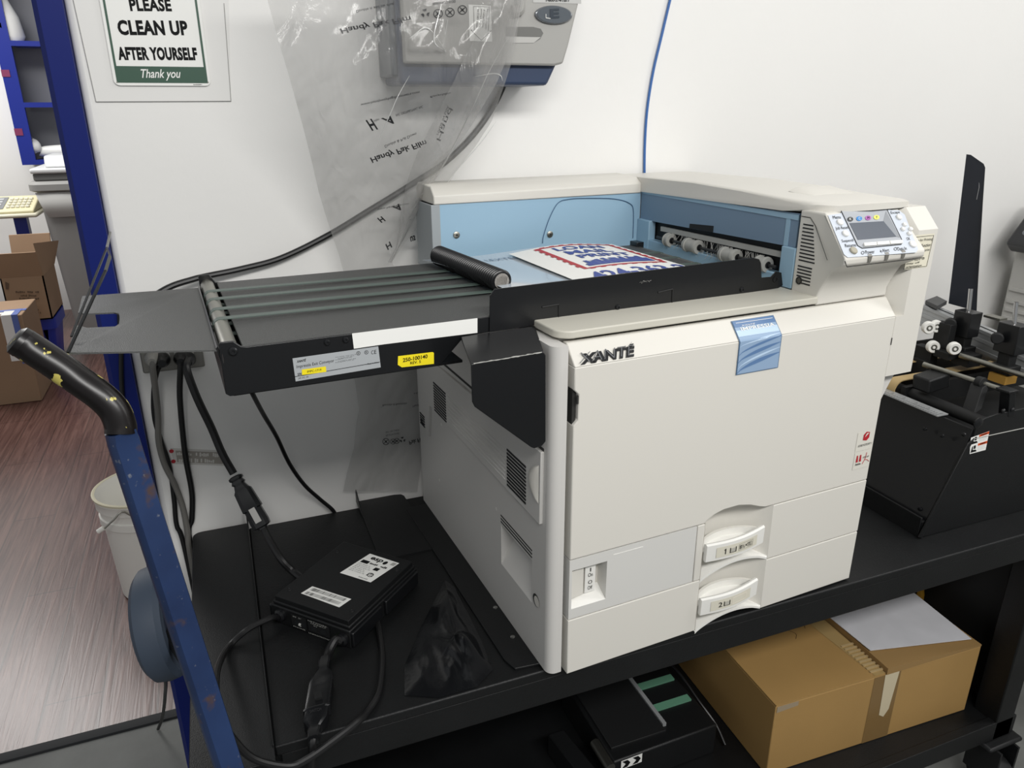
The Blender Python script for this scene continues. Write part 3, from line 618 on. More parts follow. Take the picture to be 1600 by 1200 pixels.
# rollers and belts
b = B().cyl(V(-.417, .103, .5565), V(-.417, .483, .5565), .0105, STEEL2, 24); rl = CV.part('end_roller', b, 'steel roller')
b = B().cyl(V(.405, .103, .5515), V(.405, .483, .5515), .0085, STEEL2, 24); CV.part('end_roller', b, 'steel roller')
for yb in (.392, .337, .274, .219):
    yy = [(-1, 0)]; loop = [(.405, .5605), (-.417, .5675)] + [(-.417-.0112*math.sin(a*PI/8), .5565+.0112*math.cos(a*PI/8)) for a in range(1, 8)] + [(-.417, .5452), (.405, .5425)] + [(.405+.0095*math.sin(a*PI/8), .5515-.0095*math.cos(a*PI/8)) for a in range(1, 8)]
    w = .0068; b = B(); n = len(loop)
    for i in range(n):
        (x0, z0), (x1, z1) = loop[i], loop[(i+1) % n]
        b.add([V(x0, yb-w, z0), V(x1, yb-w, z1), V(x1, yb+w, z1), V(x0, yb+w, z0), V(x0, yb-w, z0-.0012), V(x1, yb-w, z1-.0012)], [[0, 1, 2, 3], [0, 4, 5, 1]], BELT)
    CV.part('belt', b)
# end flap and leaning stop plate
A_, Bf, Cf, Df = V(-.583, .1, .577), V(-.430, .1, .5595), V(-.430, .463, .5585), V(-.594, .455, .564)
fl = lambda a, c: (A_*(1-a)+Bf*a)*(1-c)+(Df*(1-a)+Cf*a)*c
fn_ = (Bf-A_).cross(Df-A_).normalized()
def flp_(u, v): r = _ray(u, v); return CAM_P+r*((A_-CAM_P).dot(fn_)/r.dot(fn_))
out = [fl(0, 0), fl(1, 0), fl(1, 1), fl(0, 1), fl(0, .64), flp_(134, 490), flp_(178, 488), flp_(186, 490), flp_(187, 497), flp_(186, 506), flp_(180, 510), flp_(136, 512), fl(0, .42)]
b = B().loft([[p-V(0, 0, .002) for p in out], out], BLACKT); b.loft([[fl(1, 0)+V(-.002, 0, .002), fl(1, 0)+V(.002, 0, -.02), fl(1, 0)+V(0, 0, .004)], [fl(1, 1)+V(-.002, 0, .002), fl(1, 1)+V(.002, 0, -.02), fl(1, 1)+V(0, 0, .004)]], BLACKS)
flp = CV.part('end_flap', b, 'hinged black end flap')
b = B()
def bar_(p, q, w, th, m): d = (q-p).normalized(); n = d.cross(V(0, 0, 1)).normalized(); b.obox((p+q)/2, (q-p)/2, d.cross(n)*w, n*th, m)
e0, e1, e2, e3, e4 = A_+V(0, .004, 0), PP(167, 387, y=.36), PP(172.5, 363, y=.452), PP(165, 423, y=.25), PP(172, 400, y=.27)
bar_(e0+V(0, .05, .004), e1, .0009, .0012, BLACKS); bar_(e1, e2, .0012, .0014, STEEL2); bar_(A_, e3, .0014, .0014, BLACKS); bar_(e3, e4, .0016, .0014, STEEL2); bar_(e4, e1, .0010, .0012, BLACKS)
CV.part('stop_plate', b, 'leaning slotted stop plate seen edge on', smooth=False)
# guard plate along the front of the tray
gp = [PP(u, v, y=.095) for u, v in ((838, 508), (765, 519), (766, 462), (773, 452), (1178, 403), (1186, 405), (1189, 411), (1190, 434), (1205, 433), (1213, 424), (1221, 426), (1223, 446), (1216, 450), (880, 502))]
b = B().loft([gp, [p+V(0, .002, 0) for p in gp]], BLACKS)
for a0, a1, a2 in (((847, 480), (873, 475.5), (873, 500)), ((1028, 457), (1051, 451.5), (1050, 474))):
    b.tube([PP(*a0, y=.0945), PP(*a1, y=.0945)], .0012, BLACKM, 6); b.tube([PP(*a1, y=.0945), PP(*a2, y=.0945)], .0009, BLACKM, 6)
gd = CV.part('guard_plate', b, 'tall black guard plate')
bolt(965, 480, .095, gd, .004); bolt(1159, 452.5, .095, gd, .004)
b = B().ring(PP(1212, 437, y=.094), (0, 1, 0), [(.0035, 0), (.005, 0), (.005, .001), (.0035, .001)], BLACKM, 16); CV.part('axle_hole', b, None, gd)
b = B()
for k in range(14):
    u, v = 1000+k*1.3+random.uniform(-.5, .5), 441.5-k*.25+random.uniform(-1.6, 1.6); b.disc(PP(u, v, y=.0947), (0, -1, 0), random.uniform(.0003, .0007), GREYR, 6)
CV.part('scratches', b, 'pale scratch marks', gd, smooth=False)
# folded steel bracket hanging over the left side of the printer
yk = .014
fr_ = [PP(u, v, y=yk) for u, v in ((736, 569), (850, 550), (853, 556), (853, 690), (847, 697), (835, 701), (830, 699), (742, 636), (738, 628))]
tp = [PP(836, 509, y=.0945), PP(720, 526, y=.0945)]
b = B().loft([fr_, [p+V(0, .0022, 0) for p in fr_]], BLACKS)
q4 = [fr_[0], fr_[1], tp[0], tp[1]]; b.loft([q4, [p+V(0, .001, -.003) for p in q4]], BLACKS)
CV.part('bracket', b, 'folded glossy black bracket', bevel=0.0018, seg=2)
b = B()
b.tube([fr_[0].lerp(fr_[1], k/30)+V(0, -.0002, random.uniform(-.0003, .0003)) for k in range(1, 30)], [.0004+.0007*random.random() for k in range(29)], GREYR, 6)
CV.part('worn_edge', b, 'worn pale edge of the bracket', smooth=False)

# ------------------------------------------------------------------ sheets and coil on the conveyor
def sheet_surface(x0, x1, y0, y1, zf): return lambda a, c, d=0.0: V(x0+(x1-x0)*a, y0+(y1-y0)*c, zf(a, c)+d)
FILMS = mat('pale_blue_plastic_sheet', 'C2CAD2', 0.12, coat=.5)
s1 = sheet_surface(-.052, .215, .135, .478, lambda a, c: .5685+.003*a+.0025*math.sin(5*a+3*c)+.010*math.sin(PI*c)*(1-a)*.5)
s1_ = s1; s1 = lambda a, c, d=0.0: s1_(a+(1-a)*.15*(1-c), c, d)
b = B().grid(s1, 24, 24, FILMS)
GI = mat('grey_print', '6C7E95', .5); GP = mat('faint_grey_print', 'A3ABB4', .5)
sT = lambda a0, a1, c0, c1: (lambda u, v, d: s1(a0+(a1-a0)*u, c0+(c1-c0)*v, .0008))
b.text('LEXTER', sT(.36, .62, .80, .855), GI); b.text('PRIORITY MAILER', sT(.66, .98, .85, .87), GI)
for k in range(5): b.text('recycle this bag after use', sT(.58, .86, .42-.03*k, .435-.03*k), GP)
for k in range(7): b.grid(lambda a, c, k=k: s1(.2+.65*a, .16+.06*math.sin(2*a+k*.1)+.006*c, .0007), 10, 1, GP) if k == 0 else None
solo('plastic_sheet', b, 'pale grey blue plastic sheet with faint grey print lying behind the ribbed coil', 'sheet', (.08, .3, .565), 'P', ang=60)
s2 = sheet_surface(.104, .325, .150, .440, lambda a, c: .5735+.0085*math.sin(PI*min(1, a*1.02))**1.2*(.35+.65*c)+.001*a)
b = B().grid(s2, 26, 20, PAPER)
P2 = lambda a0, a1, c0, c1: (lambda u, v, d: s2(a0+(a1-a0)*u, c0+(c1-c0)*v, .0008))
def strip2(a0, a1, c0, c1, m, n=16): b.grid(lambda a, c: s2(a0+(a1-a0)*a, c0+(c1-c0)*c, .0007), n, 6, m)
for k in range(16):
    c = .34+.62*k/16; strip2(.22-.018*(k % 2), .255, c, c+.62/16, RED, 1); strip2(.925, .955+.018*(k % 2), c, c+.62/16, RED, 1)
    a = .22+.735*k/16; strip2(a, a+.735/16, .325-.012*(k % 2), .345, RED, 1); strip2(a, a+.735/16, .945, .965+.012*(k % 2), RED, 1)
b.text('LOAN', P2(.34, .80, .82, .92), BLUEI, bold=.03); b.text('MAIL', P2(.36, .78, .69, .79), BLUEI, bold=.03); b.text('PRINT', P2(.38, .86, .57, .66), BLUEI, bold=.03)
for k in range(18):
    a = .30+.60*k/18; hgt = .05+.08*abs(math.sin(k*1.3)); strip2(a, a+.034, .375, .375+hgt+.05*k/18, BLUEI, 1)
for k in range(10): strip2(.30+.004*k, .62, .38+.012*k, .384+.012*k, GI, 6)
b.text('424-363-2', P2(.16, .99, .075, .245), BLUEI, bold=.025)
solo('printed_sheet', b, 'white printed sheet with a red bordered stamp design and blue numbers', 'paper sheet', (.21, .3, .565), 'P', ang=60)
c0, c1 = PP(784, 442, z=.577), PP(685, 401, z=.577)
c0.z = c1.z = .5795
L = (c1-c0).length; cx = (c1-c0).normalized(); prof = []
n = 36
for k in range(n): prof += [(.0128, L*(k+.02)/n), (.0168, L*(k+.12)/n), (.0177, L*(k+.30)/n), (.0168, L*(k+.48)/n), (.0128, L*(k+.58)/n)]
b = B().lathe(c0, cx, [(.0105, .0)]+prof+[(.0105, L)], BLACKS, 24)
rt = Thing('ribbed_coil', 'black ribbed coil tube lying across the conveyor against the plastic sheet', 'coil', (c0.x, c0.y, .562), 'P')
rt.part('tube', b, ang=60); b = B().disc(c0-cx*.0006, -cx, .0125, mat('crumpled_core', '8F8B86', .6, bump=.8, bscale=150), 16)
for k in range(7): b.obox(c0-cx*.001+V(-.008+.0026*k, 0, 0), V(.0006, 0, .0007), V(0, .0006, 0), V(.001, 0, .008-.0008*abs(k-3)), mat('core_fold', '85817B', .7))
rt.part('core', b, 'crumpled grey paper core', smooth=False)

# ------------------------------------------------------------------ power supply box and its leads
z_ = .045
pa, pd, pc = PP(425, 931, z=z_), PP(545, 973, z=z_), PP(668, 883, z=z_)
pa.z = pd.z = pc.z = 0
ux = (pd-pa)*.5; uy = (pc-pd)*.5; uy = (uy-ux*(uy.dot(ux)/ux.length_squared)); cc = pd+uy-ux
ps = Thing('power_supply_box', 'black power supply box with two white labels on the table', 'power supply', (cc.x, cc.y, -.005), 'P')
b = B()
for (za, zb_, k) in ((-.005, .030, 1.03), (.030, .0365, 1.0)): b.obox(cc+V(0, 0, (za+zb_)/2), ux*k, uy*k, V(0, 0, (zb_-za)/2), BLACK)
for s in (-1, 1): b.obox(cc+ux*1.06*s+uy*.45+V(0, 0, .014), ux*.045, uy*.52, V(0, 0, .014), BLACKS); b.obox(cc+ux*1.06*s-uy*.6+V(0, 0, .013), ux*.04, uy*.42, V(0, 0, .014), BLACKS)
hs = ps.part('housing', b, bevel=.002)
b = B().obox(cc+V(0, 0, .0405), ux*.96, uy*.97, V(0, 0, .0045), BLACK); lidp = ps.part('top_plate', b, bevel=.001)
for s, q in ((-.82, -.72), (.82, -.72), (-.82, .62), (.82, .62)):
    ps.part('screw', B().lathe(cc+ux*s+uy*q+V(0, 0, .045), (0, 0, 1), [(.0045, 0), (.004, .0012), (.002, .0012), (.0015, .0005), (0, .0005)], BLACKM, 14), 'small black screw', lidp)
def zp(u, v, d=0.0): p = PP(u, v, z=.0452); p.z += d; return p
b = B(); b.poly([zp(*q) for q in ((488, 916), (549, 936), (530, 949), (470, 927))], PAPER)
for r_ in range(2):
    for k in range(30):
        a0 = .06+.88*k/30; w = random.choice((.008, .012, .02)); T = lambda a, c: zp(488+61*a-18.5*c, 916+20*a+12*c, .0004)
        c0_, c1_ = ((.12, .42), (.58, .88))[r_]; b.poly([T(a0, c0_), T(a0+w, c0_), T(a0+w, c1_), T(a0, c1_)], INK)
ps.part('barcode_label', b, 'white barcode label', lidp, smooth=False)
b = B(); b.poly([zp(*q) for q in ((578, 865), (624, 880), (579, 910), (531, 895))], PAPER)
T2 = lambda a, c, d=.0004: zp(578+46*a-46*c, 865+15*a+30*c, d)
def t2(s, a0, a1, c0, c1, **k): vs, fs = text_geo(s, **k); b.add([T2(a0+(a1-a0)*p.x, c1+(c0-c1)*p.y) for p in vs], fs, INK)
t2('esp', .18, .58, .08, .24, bold=.03); b.poly([T2(.68+.06*math.cos(k*PI/8), .16+.075*math.sin(k*PI/8)) for k in range(16)], INK); b.poly([T2(a, c) for a, c in ((.84, .05), (.97, .05), (.97, .17), (.84, .17))], GREYR)
b.poly([T2(a, c) for a, c in ((.06, .28), (.30, .28), (.30, .40), (.06, .40))], INK); strokes(b, lambda a, c: T2(.34+.56*a, .37-.09*c), INK, 11, 7)
for k in range(6): t2('120 VAC 15 A 60 Hz 1 PH', .06, .46+.06*(k % 3), .44+.065*k, .475+.065*k)
b.poly([T2(a, c) for a, c in ((.62, .42), (.78, .42), (.78, .54), (.62, .54))], INK); b.ring(T2(.76, .74), (0, 0, 1), [(.0050, -.0002), (.0058, -.0002), (.0058, .0002), (.0050, .0002)], INK, 20); t2('ETL', .66, .86, .68, .80, bold=.02); t2('Intertek', .55, .85, .90, .95)
ps.part('rating_label', b, 'white rating label with dark print', lidp, smooth=False)
# front end with sockets: face along -uy
fo = cc-uy*1.035-ux*1.0; FU = ux*2
fw = lambda a, z, d=0.0: fo+FU*a+V(0, 0, z)-uy.normalized()*(.0006+d)
def fr4(b, a0, a1, z0, z1, m, d=0): b.poly([fw(a0, z0, d), fw(a1, z0, d), fw(a1, z1, d), fw(a0, z1, d)], m)
b = B(); fr4(b, .26, .46, .003, .026, BLACKM); fr4(b, .48, .76, .003, .026, BLACKM)
for a in (.30, .38, .52, .64): fr4(b, a, a+.07, .006, .015, SLOT, .0005)
for s, a0, a1, z0, z1 in (('IN', .29, .33, .021, .0235), ('OUT', .36, .40, .021, .0235), ('PHONE', .28, .44, .0005, .0028), ('IN', .56, .60, .0165, .0185), ('NETWORK', .49, .74, .0235, .026), ('CONNECT', .52, .72, .020, .0225), ('UNPROTECTED', .48, .76, -.002, .0005)):
    b.text(s, lambda u, v, d, a0=a0, a1=a1, z0=z0, z1=z1: fw(a0+(a1-a0)*u, z0+(z1-z0)*v, .0008), GREYR)
b.ring(fw(.375, .009), ux, [(.002, -.002), (.003, -.002), (.003, .002), (.002, .002)], GREYR, 8)
ps.part('socket_panel', b, None, hs, smooth=False)
b = B().lathe(fw(.80, .004), -uy, [(.0022, 0), (.002, .001), (0, .0015)], mat('green_lamp', '76D22A', .4, emit=1.2), 12); ps.part('indicator_lamp', b, 'glowing green lamp', hs)
for a, z in ((.12, .016), (.93, .012)): ps.part('cable_gland', B().lathe(fw(a, z, -.001), -uy, [(.011, 0), (.011, .006), (.0075, .009), (0, .009)], BLACKS, 18), None, hs)

def cable(name, pts, r, label, base, m=RUBBER, sm=8, frame='W', group=None, cat='cable'):
    return solo(name, B().tube(pts, r, m, 10, sm), label, cat, base, frame, group)
g0 = RZ @ fw(.12, .016, .006)+V(0, 0, H)
tz = TT+.0055
pts = [g0, WW(420, 967, z=TT+.028), WW(385, 985, z=TT+.022), WW(352, 1018, z=TT+.014), WW(337, 1062, y=.06), WW(345, 1120, y=-.004), WW(368, 1160, y=-.012), WW(400, 1187, y=-.014), WW(450, 1197, y=-.014), WW(480, 1186, y=-.012), WW(520, 1158, y=-.002), WW(556, 1130, y=.012), WW(575, 1110, z=TT+.0065), WW(592, 1080, z=TT+.0055), WW(597, 1030, z=TT+.0055), WW(593, 990, z=TT+.0055), WW(588, 965, z=TT+.0055)]
RZI = RZ.inverted()
ps.part('power_cord', B().tube([RZI @ (Vector(p)-V(0, 0, H)) for p in pts], .0052, RUBBER, 10, 8), 'black cord looping over the table edge')
g1 = RZ @ fw(.93, .012, .006)+V(0, 0, H)
pw = Thing('extension_lead', 'black lead with a switched inline connector running off the table front', 'cord', WW(500, 1080, z=TT))
k0, k1 = WW(508, 1033, z=TT+.012), WW(489, 1142, y=.012); k1.z = TT+.010
pw.part('cord', B().tube([g1, WW(524, 1000, z=TT+.022), WW(513, 1020, z=TT+.013), k0], .0075, RUBBER, 10, 5))
dk = (k1-k0); 
def kk(t, w, h): return [k0+dk*t+V(x, 0, z) for x, z in ((-w, -h), (-w*.6, -h*1.15), (w*.6, -h*1.15), (w, -h), (w, h), (w*.7, h*1.3), (-w*.7, h*1.3), (-w, h))]
b = B().loft([kk(*q) for q in ((-.02, .008, .007), (.04, .009, .0075), (.09, .008, .007), (.16, .008, .007), (.26, .0155, .009), (.34, .0175, .009), (.68, .0175, .009), (.69, .0190, .0095), (.71, .0190, .0095), (.72, .0165, .009), (.84, .016, .009), (.92, .008, .007), (.96, .0085, .0075), (1.04, .007, .007))], BLACKS)
cn = pw.part('connector', b, ang=30); c = k0+dk*.58+V(0, 0, .0125)
pw.part('switch_button', B().obox(c, V(.0055, 0, 0), V(0, .007, 0), V(0, 0, .003), BLACKM), None, cn)
for k, s in enumerate(('15A 125V', 'SWITCH')): pw.part('moulded_mark', B().flat(s, k0+dk*(.42+.36*k)+V(-.008, 0, .0122), V(.016, 0, 0), V(0, .006, 0), mat('moulded_mark', '2C2C2E', .5)), None, cn, smooth=False)
pw.part('cord', B().tube([k1-dk*.03, WW(488, 1162, y=.006), WW(487, 1200, y=.0), WW(486, 1260, y=-.004)], .0058, RUBBER, 10, 5))

# ------------------------------------------------------------------ on the wall
wq = lambda pts, y: [WW(u, v, y=y) for u, v in pts]
def wtext(b, s, o, e, h, y, m, **k):
    O, E_, U = WW(*o, y=y), WW(*e, y=y), WW(o[0]+h[0], o[1]+h[1], y=y); b.flat(s, O, E_-O, U-O, m, lift=.0002, **k)
b = B(); q_ = wq([(150, 159), (361, 158), (356, -60), (100, -60)], WY-.001)
b.loft([q_, [p+V(0, .0008, 0) for p in q_]], mat('clear_sleeve', 'EBEAE7', .15)); 
sl = Thing('sheet_protector', 'clear plastic sheet protector taped flat on the white wall behind the sign', 'sheet protector', WW(255, 159, y=WY-.001))
sl.part('sleeve', b, smooth=False)
b = B().tube([WW(150, 159, y=WY-.0018), WW(361, 158, y=WY-.0018)], .0007, mat('sleeve_edge', 'A5A5A2', .3), 4).tube([WW(150, 159, y=WY-.0018), WW(103, -50, y=WY-.0018)], .0006, mat('sleeve_edge', 'A5A5A2', .3), 4)
b.tube([WW(361, 158, y=WY-.0018), WW(350, 5, y=WY-.0018)], .0005, mat('sleeve_edge', 'A5A5A2', .3), 4); sl.part('sleeve_rim', b)
y = WY-.0045; z0 = WW(255, 134, y=y).z
xl, xr = WW(179, 134, y=y).x, WW(330, 135, y=y).x
sg = Thing('wall_sign', 'white and green please clean up sign on the wall by the blue door casing', 'sign', V((xl+xr)/2, y, z0))
def rr(x0, x1, za, zb, r): return [(x1, za+r)] + arc(x1-r, zb-r, r, 0, 90, 5) + arc(x0+r, zb-r, r, 90, 180, 5) + arc(x0+r, za+r, r, 180, 270, 5) + arc(x1-r, za+r, r, 270, 360, 5)
b = B().prism(rr(xl, xr, z0, z0+.36, .009), 'y', y, y+.0022, PAPER); sg.part('plate', b, smooth=False)
e = .0045; b = B(); yq = y-.0004; G_ = lambda x0, x1, za, zb: b.poly([V(x0, yq, za), V(x1, yq, za), V(x1, yq, zb), V(x0, yq, zb)], GREENS)
zt = WW(255, 104, y=y).z
G_(xl+e, xr-e, z0+e, zt); G_(xl+e, xl+e+.0035, zt, z0+.355); G_(xr-e-.0035, xr-e, zt, z0+.355); G_(xl+e, xr-e, z0+.352, z0+.355)
sg.part('green_border', b, 'green border', smooth=False)
for s, u0, u1, v0, v1, bd in (('PLEASE', 204, 269, 17.5, -3, .04), ('CLEAN UP', 186, 295, 55, 31, .045), ('AFTER YOURSELF', 186, 309.5, 94, 73, .05)):
    b = B(); wtext(b, s, (u0, v0), (u1, v0+.4), (-(v0-v1)*.19, v1-v0), y-.0003, INK, bold=bd, space=1.06); sg.part('lettering', b, 'black sign lettering', smooth=False)
b = B(); wtext(b, 'Thank you', (222.5, 126), (284, 126), (-3.2, -18), y-.0008, PAPER, shear=.35, bold=.012); sg.part('lettering', b, 'white slanted lettering', smooth=False)
b = B(); strokes(b, lambda a, c: WW(302+14*a, 132.8-1.3*c, y=y-.0004), INK, 9, 6); sg.part('small_print', b, smooth=False)
for u in (183, 325): sg.part('rivet', B().lathe(WW(u, 128.5, y=y-.0003), (0, -1, 0), [(.0013, 0), (.0008, .0008), (0, .0009)], STEEL2, 10))

# blue network cable, black lead along the wall
cable('network_cable', [WW(u, v, y=WY-.004) for u, v in ((1062, -60), (1047, 0), (1034, 55), (1021, 110), (1012, 165), (1008, 215), (1007, 272), (1009, 340))], .0028, 'thin blue cable hanging down the white wall behind the printer', WW(1007, 268, y=WY), mat('blue_cable', '3A68A8', .4))
cable('wall_lead', [WW(u, v, y=yy) for u, v, yy in ((215, 480, .60), (262, 450, .62), (300, 437, .635), (325, 431, .64), (378, 420, .65), (440, 403, .655), (512, 368, .66), (575, 330, .66), (640, 290, .66), (700, 250, .662), (752, 195, .662), (788, 130, .663), (800, 60, .664))], .0058, 'thick black lead running along the white wall to behind the clear film', WW(440, 403, y=.655))
# towel dispenser
dy = .535; DX0, DX1 = -.079, .2305; zb = WW(885, 103, y=dy).z
dp = Thing('paper_dispenser', 'grey and navy wall mounted towel dispenser behind the clear film', 'dispenser', V(.08, WY, zb-.03))
sidep = lambda r: [(WY, zb-.032), (dy+.035, zb-.032), (dy+.012, zb-.004), (dy+.012, zb+.22), (WY, zb+.22)]
b = B().prism([(-.085, zb-.034), (.198, zb-.034), (.226, zb+.02), (.24, zb+.05), (.275, zb+.25), (-.085, zb+.25)], 'y', dy+.014, WY-.001, NAVY)
dp.part('back_body', b, 'navy back body', bevel=.006)
pf = [(DX0, zb), (.206, zb), (.224, zb+.004), (.2345, zb+.036), (.262, zb+.14), (.264, zb+.25), (DX0, zb+.25)]
b = B().loft([[V(x, dy+.012, z) for x, z in pf], [V(x*1.0, dy, z) for x, z in pf]], DGREY); fc = dp.part('front_cover', b, 'grey front cover', bevel=.004)
b = B().box(DX0-.016, DX0+.004, dy+.03, WY-.002, zb-.02, zb+.25, mat('dispenser_side', '5B6168', .4)); dp.part('side_panel', b, bevel=.004)
on = lambda u, v, d=0: WW(u, v, y=dy-d)
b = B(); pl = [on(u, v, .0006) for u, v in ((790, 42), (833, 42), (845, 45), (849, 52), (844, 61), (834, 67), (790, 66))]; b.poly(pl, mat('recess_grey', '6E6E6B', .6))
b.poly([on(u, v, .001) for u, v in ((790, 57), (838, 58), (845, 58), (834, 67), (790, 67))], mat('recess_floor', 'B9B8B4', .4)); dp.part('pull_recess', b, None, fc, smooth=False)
b = B().tube([on(u, v, .003) for u, v in ((812, -20), (812, 14), (800, 18))], .010, DGREY, 10, 4); dp.part('hinge_ridge', b, None, fc)
em = on(864, 23.5); b = B(); ru_ = (on(893, 23.5)-on(835, 23.5)).length/2; rz_ = (on(864, 9)-on(864, 38)).length/2
b.loft([[em+V(ru_*k*math.cos(a), -d, rz_*k*math.sin(a)) for a in [i*PI/18 for i in range(36)]] for k, d in ((1, 0), (1, .004), (.94, .0055))], mat('emblem_rim', '83868A', .2, .5))
b.loft([[em+V(ru_*k*math.cos(a), -d, rz_*k*math.sin(a)) for a in [i*PI/18 for i in range(36)]] for k, d in ((.92, .0056), (.9, .0064))], mat('emblem_face', '5C6268', .15))
b.flat('E', on(857, 29, .0068), on(874, 28, .0068)-on(857, 29, .0068), on(859, 14, .0068)-on(857, 29, .0068), mat('emblem_letter', '3E454D', .2), bold=.04, shear=-.1)
b.tube([on(853, 22, .007), on(853, 28, .007), on(860, 29, .007)], .0009, WHITEP, 5); dp.part('emblem', b, 'oval grey emblem', fc)
b = B(); b.poly([on(u, v, .0006) for u, v in ((833, 4), (908, 6), (909, -40), (832, -40))], mat('phone_label', 'BDBDBA', .4)); O = on(853, 2.5, .0008); b.flat('1-800-374-7877', O, on(890, 3, .0008)-O, on(853, -3, .0008)-O, INK, bold=.02); dp.part('phone_label', b, 'pale label with a phone number', fc, smooth=False)
b = B(); b.poly([on(u, v, .0006) for u, v in ((734, 64), (769, 65), (767, 9), (732, 7))], PAPER)
ar = [on(u, v, .001) for u, v in ((736, 47), (741, 47), (740, 10), (765, 11), (763, 48), (768, 48), (752, 63), (736, 47))]; b.tube(ar, .0004, INK, 4)
for k, s in enumerate(('Pull film to this point', 'of cutter before', 'pressing & turning', 'the START button')): O = on(760-k*4.6, 14, .001); b.flat(s, O, on(757.5-k*4.6, 46-3*(k > 0), .001)-O, on(763-k*4.6, 14, .001)-O, INK)
dp.part('arrow_label', b, 'white label with a downward arrow', fc, smooth=False)

# clear film hanging in front of the dispenser and down behind the conveyor
def film_y(u, v):
    t = max(0, min(1, (v-90)/300)); y = .507+(.632-.507)*(t*t*(3-2*t)) if v < 400 else .632+.018*min(1, (v-400)/250)
    tt = (u-(700-.32*v))/110
    w = .011*(noise.noise(V(u*.011+v*.004, v*.004, 1.3)))+.006*noise.noise(V(u*.03+v*.012, v*.012, 4.2))
    w += .010*math.exp(-((u-(800-.48*v+.00018*v*v*0))/16)**2)*max(0, 1-v/430) if v < 430 else 0
    w += .007*max(0, .35-abs(noise.noise(V(u*.018+v*.012, v*.006, 9.1))))
    k_ = max(0, min(1, (u-634)/8))*max(0, min(1, (700-u)/7)); w += .0115*k_*max(0, min(1, (v-28-.25*abs(u-690))/50))*max(0, min(1, (84-v)/6))
    w += .004*abs(noise.noise(V(u*.05+v*.03, v*.02-u*.01, 7.7)))
    return y-w
L_ = [(-60, 400), (0, 418), (60, 434), (120, 452), (200, 474), (260, 489), (300, 498), (350, 513), (400, 530), (440, 541), (500, 549), (590, 554), (640, 561), (665, 556), (700, 553), (735, 543), (768, 536)]
R_ = [(-60, 830), (0, 815), (60, 807), (95, 800), (130, 789), (190, 768), (230, 742), (265, 715), (300, 692), (340, 664), (380, 632), (410, 612), (440, 630), (500, 655), (590, 664), (640, 664), (700, 661), (768, 652)]
def itp(T, v):
    for (a, x), (c, z) in zip(T, T[1:]):
        if v <= c: return x+(z-x)*(v-a)/(c-a)
    return T[-1][1]
m = bpy.data.materials.new('clear_film'); m.use_nodes = True; nt = m.node_tree; bs = nt.nodes['Principled BSDF']
bs.inputs['Base Color'].default_value = lin('B4B3B0'); bs.inputs['Roughness'].default_value = .10; bs.inputs['Coat Weight'].default_value = .6
tr = nt.nodes.new('ShaderNodeBsdfTransparent'); tr.inputs['Color'].default_value = (.93, .93, .93, 1); mxs = nt.nodes.new('ShaderNodeMixShader')
lw = nt.nodes.new('ShaderNodeLayerWeight'); lw.inputs['Blend'].default_value = .35; mr = nt.nodes.new('ShaderNodeMapRange'); mr.inputs['To Min'].default_value = .26; mr.inputs['To Max'].default_value = .9
tcn = nt.nodes.new('ShaderNodeTexCoord'); nz = nt.nodes.new('ShaderNodeTexNoise'); nz.inputs['Scale'].default_value = 34; nz.inputs['Detail'].default_value = 3; nz.inputs['Distortion'].default_value = 1.5
mpn = nt.nodes.new('ShaderNodeMapping'); mpn.inputs['Rotation'].default_value = (0, .45, 0); mpn.inputs['Scale'].default_value = (1, 1, .28)
bpn = nt.nodes.new('ShaderNodeBump'); bpn.inputs['Strength'].default_value = .7; bpn.inputs['Distance'].default_value = .01
for a, c in ((tcn.outputs['Object'], mpn.inputs['Vector']), (mpn.outputs['Vector'], nz.inputs['Vector']), (nz.outputs['Fac'], bpn.inputs['Height']), (bpn.outputs['Normal'], bs.inputs['Normal']),
             (lw.outputs['Facing'], mr.inputs['Value']), (mr.outputs['Result'], mxs.inputs['Fac']), (tr.outputs[0], mxs.inputs[1]), (bs.outputs[0], mxs.inputs[2]), (mxs.outputs[0], nt.nodes['Material Output'].inputs['Surface'])): nt.links.new(a, c)
FILM = m
fpnt = lambda u, v, d=0: WW(u, v, y=film_y(u, v)-d)
fb = Thing('clear_film', 'crumpled clear plastic film printed with black upside down lettering hanging on the wall', 'plastic film', WW(600, 765, y=.65))
b = B(); b.grid(lambda a, c: fpnt(itp(L_, -60+828*c)*(1-a)+itp(R_, -60+828*c)*a, -60+828*c), 84, 170, FILM); fb.part('film', b, ang=80)
b = B()   # folded over layer along the right edge
ed = [(812, 0), (795, 70), (770, 130), (735, 190), (700, 240), (668, 290), (640, 345), (606, 410)]
b.grid(lambda a, c: fpnt(itp([(v, u) for u, v in ed], c*410)-62*math.sin(PI*min(1, .25+c*.8))*(1-a)+a*6, c*410, .006+.010*math.sin(PI*a)), 10, 50, FILM); fb.part('fold', b, 'folded strip of film', ang=80)
FI = mat('film_print', '2A2A2B', .4)
CR = mat('film_crease_highlight', 'D8D8D6', .12, coat=1)  # pale colour paints the highlights along the film creases
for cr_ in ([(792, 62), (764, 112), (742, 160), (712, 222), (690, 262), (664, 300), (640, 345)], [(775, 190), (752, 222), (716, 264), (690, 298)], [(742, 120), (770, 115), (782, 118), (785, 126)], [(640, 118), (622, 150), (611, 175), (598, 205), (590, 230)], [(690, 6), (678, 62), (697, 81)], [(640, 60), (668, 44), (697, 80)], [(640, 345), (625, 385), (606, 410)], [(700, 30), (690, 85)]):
    fb.part('crease', B().tube([fpnt(u, v, .0022) for u, v in cr_], [.0002, .0008, .0010, .0007, .0002], CR, 6, 5), 'crease with a painted highlight')
